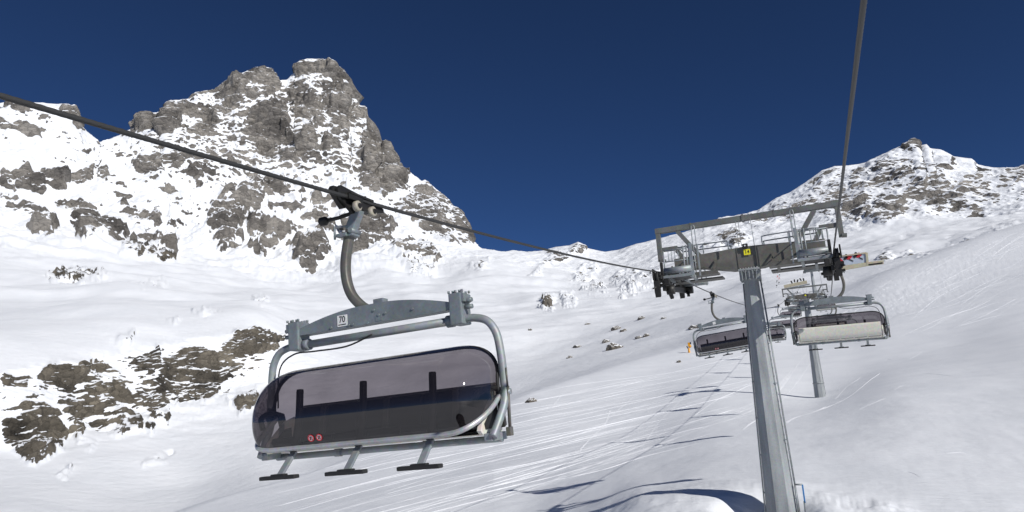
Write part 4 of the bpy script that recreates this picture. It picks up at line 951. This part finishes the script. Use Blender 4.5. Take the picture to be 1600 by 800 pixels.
# ------------------------------------------------------------------ ski tracks: raised, turned snow ribbons draped on the slope
tk = MB()
def track(pts, w=0.16, h=0.05, samples=60):
    P2 = spline([Vector((a, b, 0)) for a, b in pts], max(4, samples//(len(pts)-1)))
    ph, am = rt.uniform(0, 9), rt.uniform(0.4, 2.2)
    for i_, p in enumerate(P2): p.y += am*math.sin(ph+i_*0.13+1.3*math.sin(i_*0.05+ph))
    C3 = []
    for p in P2:
        d = Vector(ray(p.x, p.y)); ok, loc, nor, _ = slope.ray_cast(Vector((0, 0, 0)), d)
        if ok and loc.length < 420: C3.append((loc, nor))
        else:
            if len(C3) > 4: ribbon(C3, w, h)
            C3 = []
    if len(C3) > 4: ribbon(C3, w, h)
def ribbon(C3, w, h):
    pr = None
    for i, (p, n) in enumerate(C3):
        a = C3[max(i-1, 0)][0]; b = C3[min(i+1, len(C3)-1)][0]; t = (b-a)
        if t.length < 1e-4: continue
        t.normalize(); s_ = t.cross(Vector((0, 0, 1))).normalized()
        k = w*(0.85+0.3*rnd.random()); hh = 0.75*h*(0.75+0.35*rnd.random())*(0.8+0.35*math.sin(i*0.11+w*90))
        e = min(1, i/4, (len(C3)-1-i)/4)
        row = []
        for u, v in ((-1, -0.03), (-0.55, hh*e), (-0.2, 0.004), (0.2, 0.004), (0.55, hh*e), (1, -0.03)):
            q_ = p+s_*(u*k); q_.z += v+0.004; row.append(tk.bm.verts.new(q_))
        if pr:
            for a_, b_, c_, d_ in zip(pr, pr[1:], row[1:], row): tk.bm.faces.new((a_, b_, c_, d_))
        pr = row
rt = random.Random(3)
for i in range(56):      # long sweeping tracks along the piste
    s0 = max(0.0, i+rt.uniform(-0.4, 0.4))/56
    ya = 640+150*s0**1.2; yb = 556+105*s0**0.9
    bow = rt.uniform(-6, 10)
    x0 = rt.choice([430, 520, 600, 700, 760]); x1 = rt.uniform(960, 1185)
    sl = (yb-ya)/(1175-760)
    f = lambda x: ya+(yb-ya)*(x-760)/(1175-760)+bow*math.sin((x-760)/130.0+i)-0.00006*(x-760)**2*(1 if x < 760 else -0.3)*-1
    track([(x, f(x)) for x in np.linspace(x0, x1, 7)], rt.uniform(0.05, 0.12), rt.choice([0.006, 0.01, 0.015, 0.022, 0.03]), 90)
for pts in ([(835,765),(900,735),(985,705),(1050,680),(1190,640)],[(760,775),(850,755),(940,735),(1010,712),(1100,690)],[(945,660),(975,635),(1000,615),(1060,600)],[(905,705),(940,668),(955,640)],[(1000,700),(1035,655),(1075,612)],[(995,668),(1040,635),(1065,610)],[(860,640),(880,615),(895,595)],[(800,625),(870,608),(1000,588),(1070,578)],[(1280,642),(1330,618),(1362,592),(1376,582)],[(1228,660),(1260,648),(1290,634)],[(1305,622),(1330,600),(1345,588)],[(1190,640),(1225,600),(1262,548)],[(1198,655),(1235,610),(1270,560)],[(1160,672),(1205,640)],[(870,690),(960,662),(1090,630)],[(1085,650),(1130,620),(1180,600)]):
    track(pts, rt.uniform(0.08, 0.16), rt.uniform(0.012, 0.035), 70)
for k in range(5):      # groomer swath edges
    y0 = k*5.5+rt.uniform(-2, 2)
    track([(760, 742+y0), (860, 720+y0), (960, 700+y0*0.9), (1060, 668+y0*0.8), (1180, 626+y0*0.6), (1235, 580+y0*.2)], 0.13, 0.012, 80)
for k in range(95):      # criss-cross on the upper slope to the right
    x0 = rt.uniform(1220, 1560); y0 = rt.uniform(400, 528)-0.27*(x0-1400)*0.6
    L_ = rt.uniform(40, 150); an = R(rt.uniform(-38, -14)); b_ = rt.uniform(-8, 8)
    track([(x0, y0), (x0+L_*0.5*math.cos(an), y0+L_*0.5*math.sin(an)+b_), (x0+L_*math.cos(an), y0+L_*math.sin(an))], rt.uniform(0.06, 0.13), rt.uniform(0.008, 0.028), 30)
for k in range(7):      # faint marks on the smooth snow, right foreground
    x0 = rt.uniform(1290, 1600); y0 = rt.uniform(560, 780); L_ = rt.uniform(12, 45); an = R(rt.uniform(-30, 40))
    track([(x0, y0), (x0+L_*0.5*math.cos(an), y0+L_*0.5*math.sin(an)+rt.uniform(-3, 3)), (x0+L_*math.cos(an), y0+L_*math.sin(an))], rt.uniform(0.04, 0.08), 0.012, 24)
o = tk.build('ski_tracks', TRK, None, None, False); tag(o, 'fine ski tracks crossing the piste below the lift', 'ski tracks', None, 'stuff')

# ------------------------------------------------------------------ light
SUN_EL, SUN_DIR = R(31), Vector((0.90, -0.44, 0)).normalized()
sd = Vector((SUN_DIR.x*math.cos(SUN_EL), SUN_DIR.y*math.cos(SUN_EL), math.sin(SUN_EL)))
sl = bpy.data.lights.new('sun', 'SUN'); sl.energy = 4.2; sl.angle = R(0.5); sl.color = (1.0, 0.975, 0.935)
so = bpy.data.objects.new('sun', sl); COL.objects.link(so); so.rotation_euler = sd.to_track_quat('Z', 'Y').to_euler(); so.location = sd*50
w = bpy.data.worlds.new('World'); scene.world = w; w.use_nodes = True; nt = w.node_tree
sky = nt.nodes.new('ShaderNodeTexSky'); sky.sky_type = 'NISHITA'; sky.sun_disc = False; sky.sun_elevation = SUN_EL
sky.sun_rotation = math.atan2(SUN_DIR.x, SUN_DIR.y); sky.altitude = 2500; sky.air_density = 0.5; sky.dust_density = 0.0; sky.ozone_density = 10.0
nt.links.new(sky.outputs[0], nt.nodes['Background'].inputs[0]); nt.nodes['Background'].inputs[1].default_value = 0.065
vs = scene.view_settings; vs.view_transform = 'Standard'; vs.look = 'None'; vs.exposure = 0.0; vs.gamma = 1.0
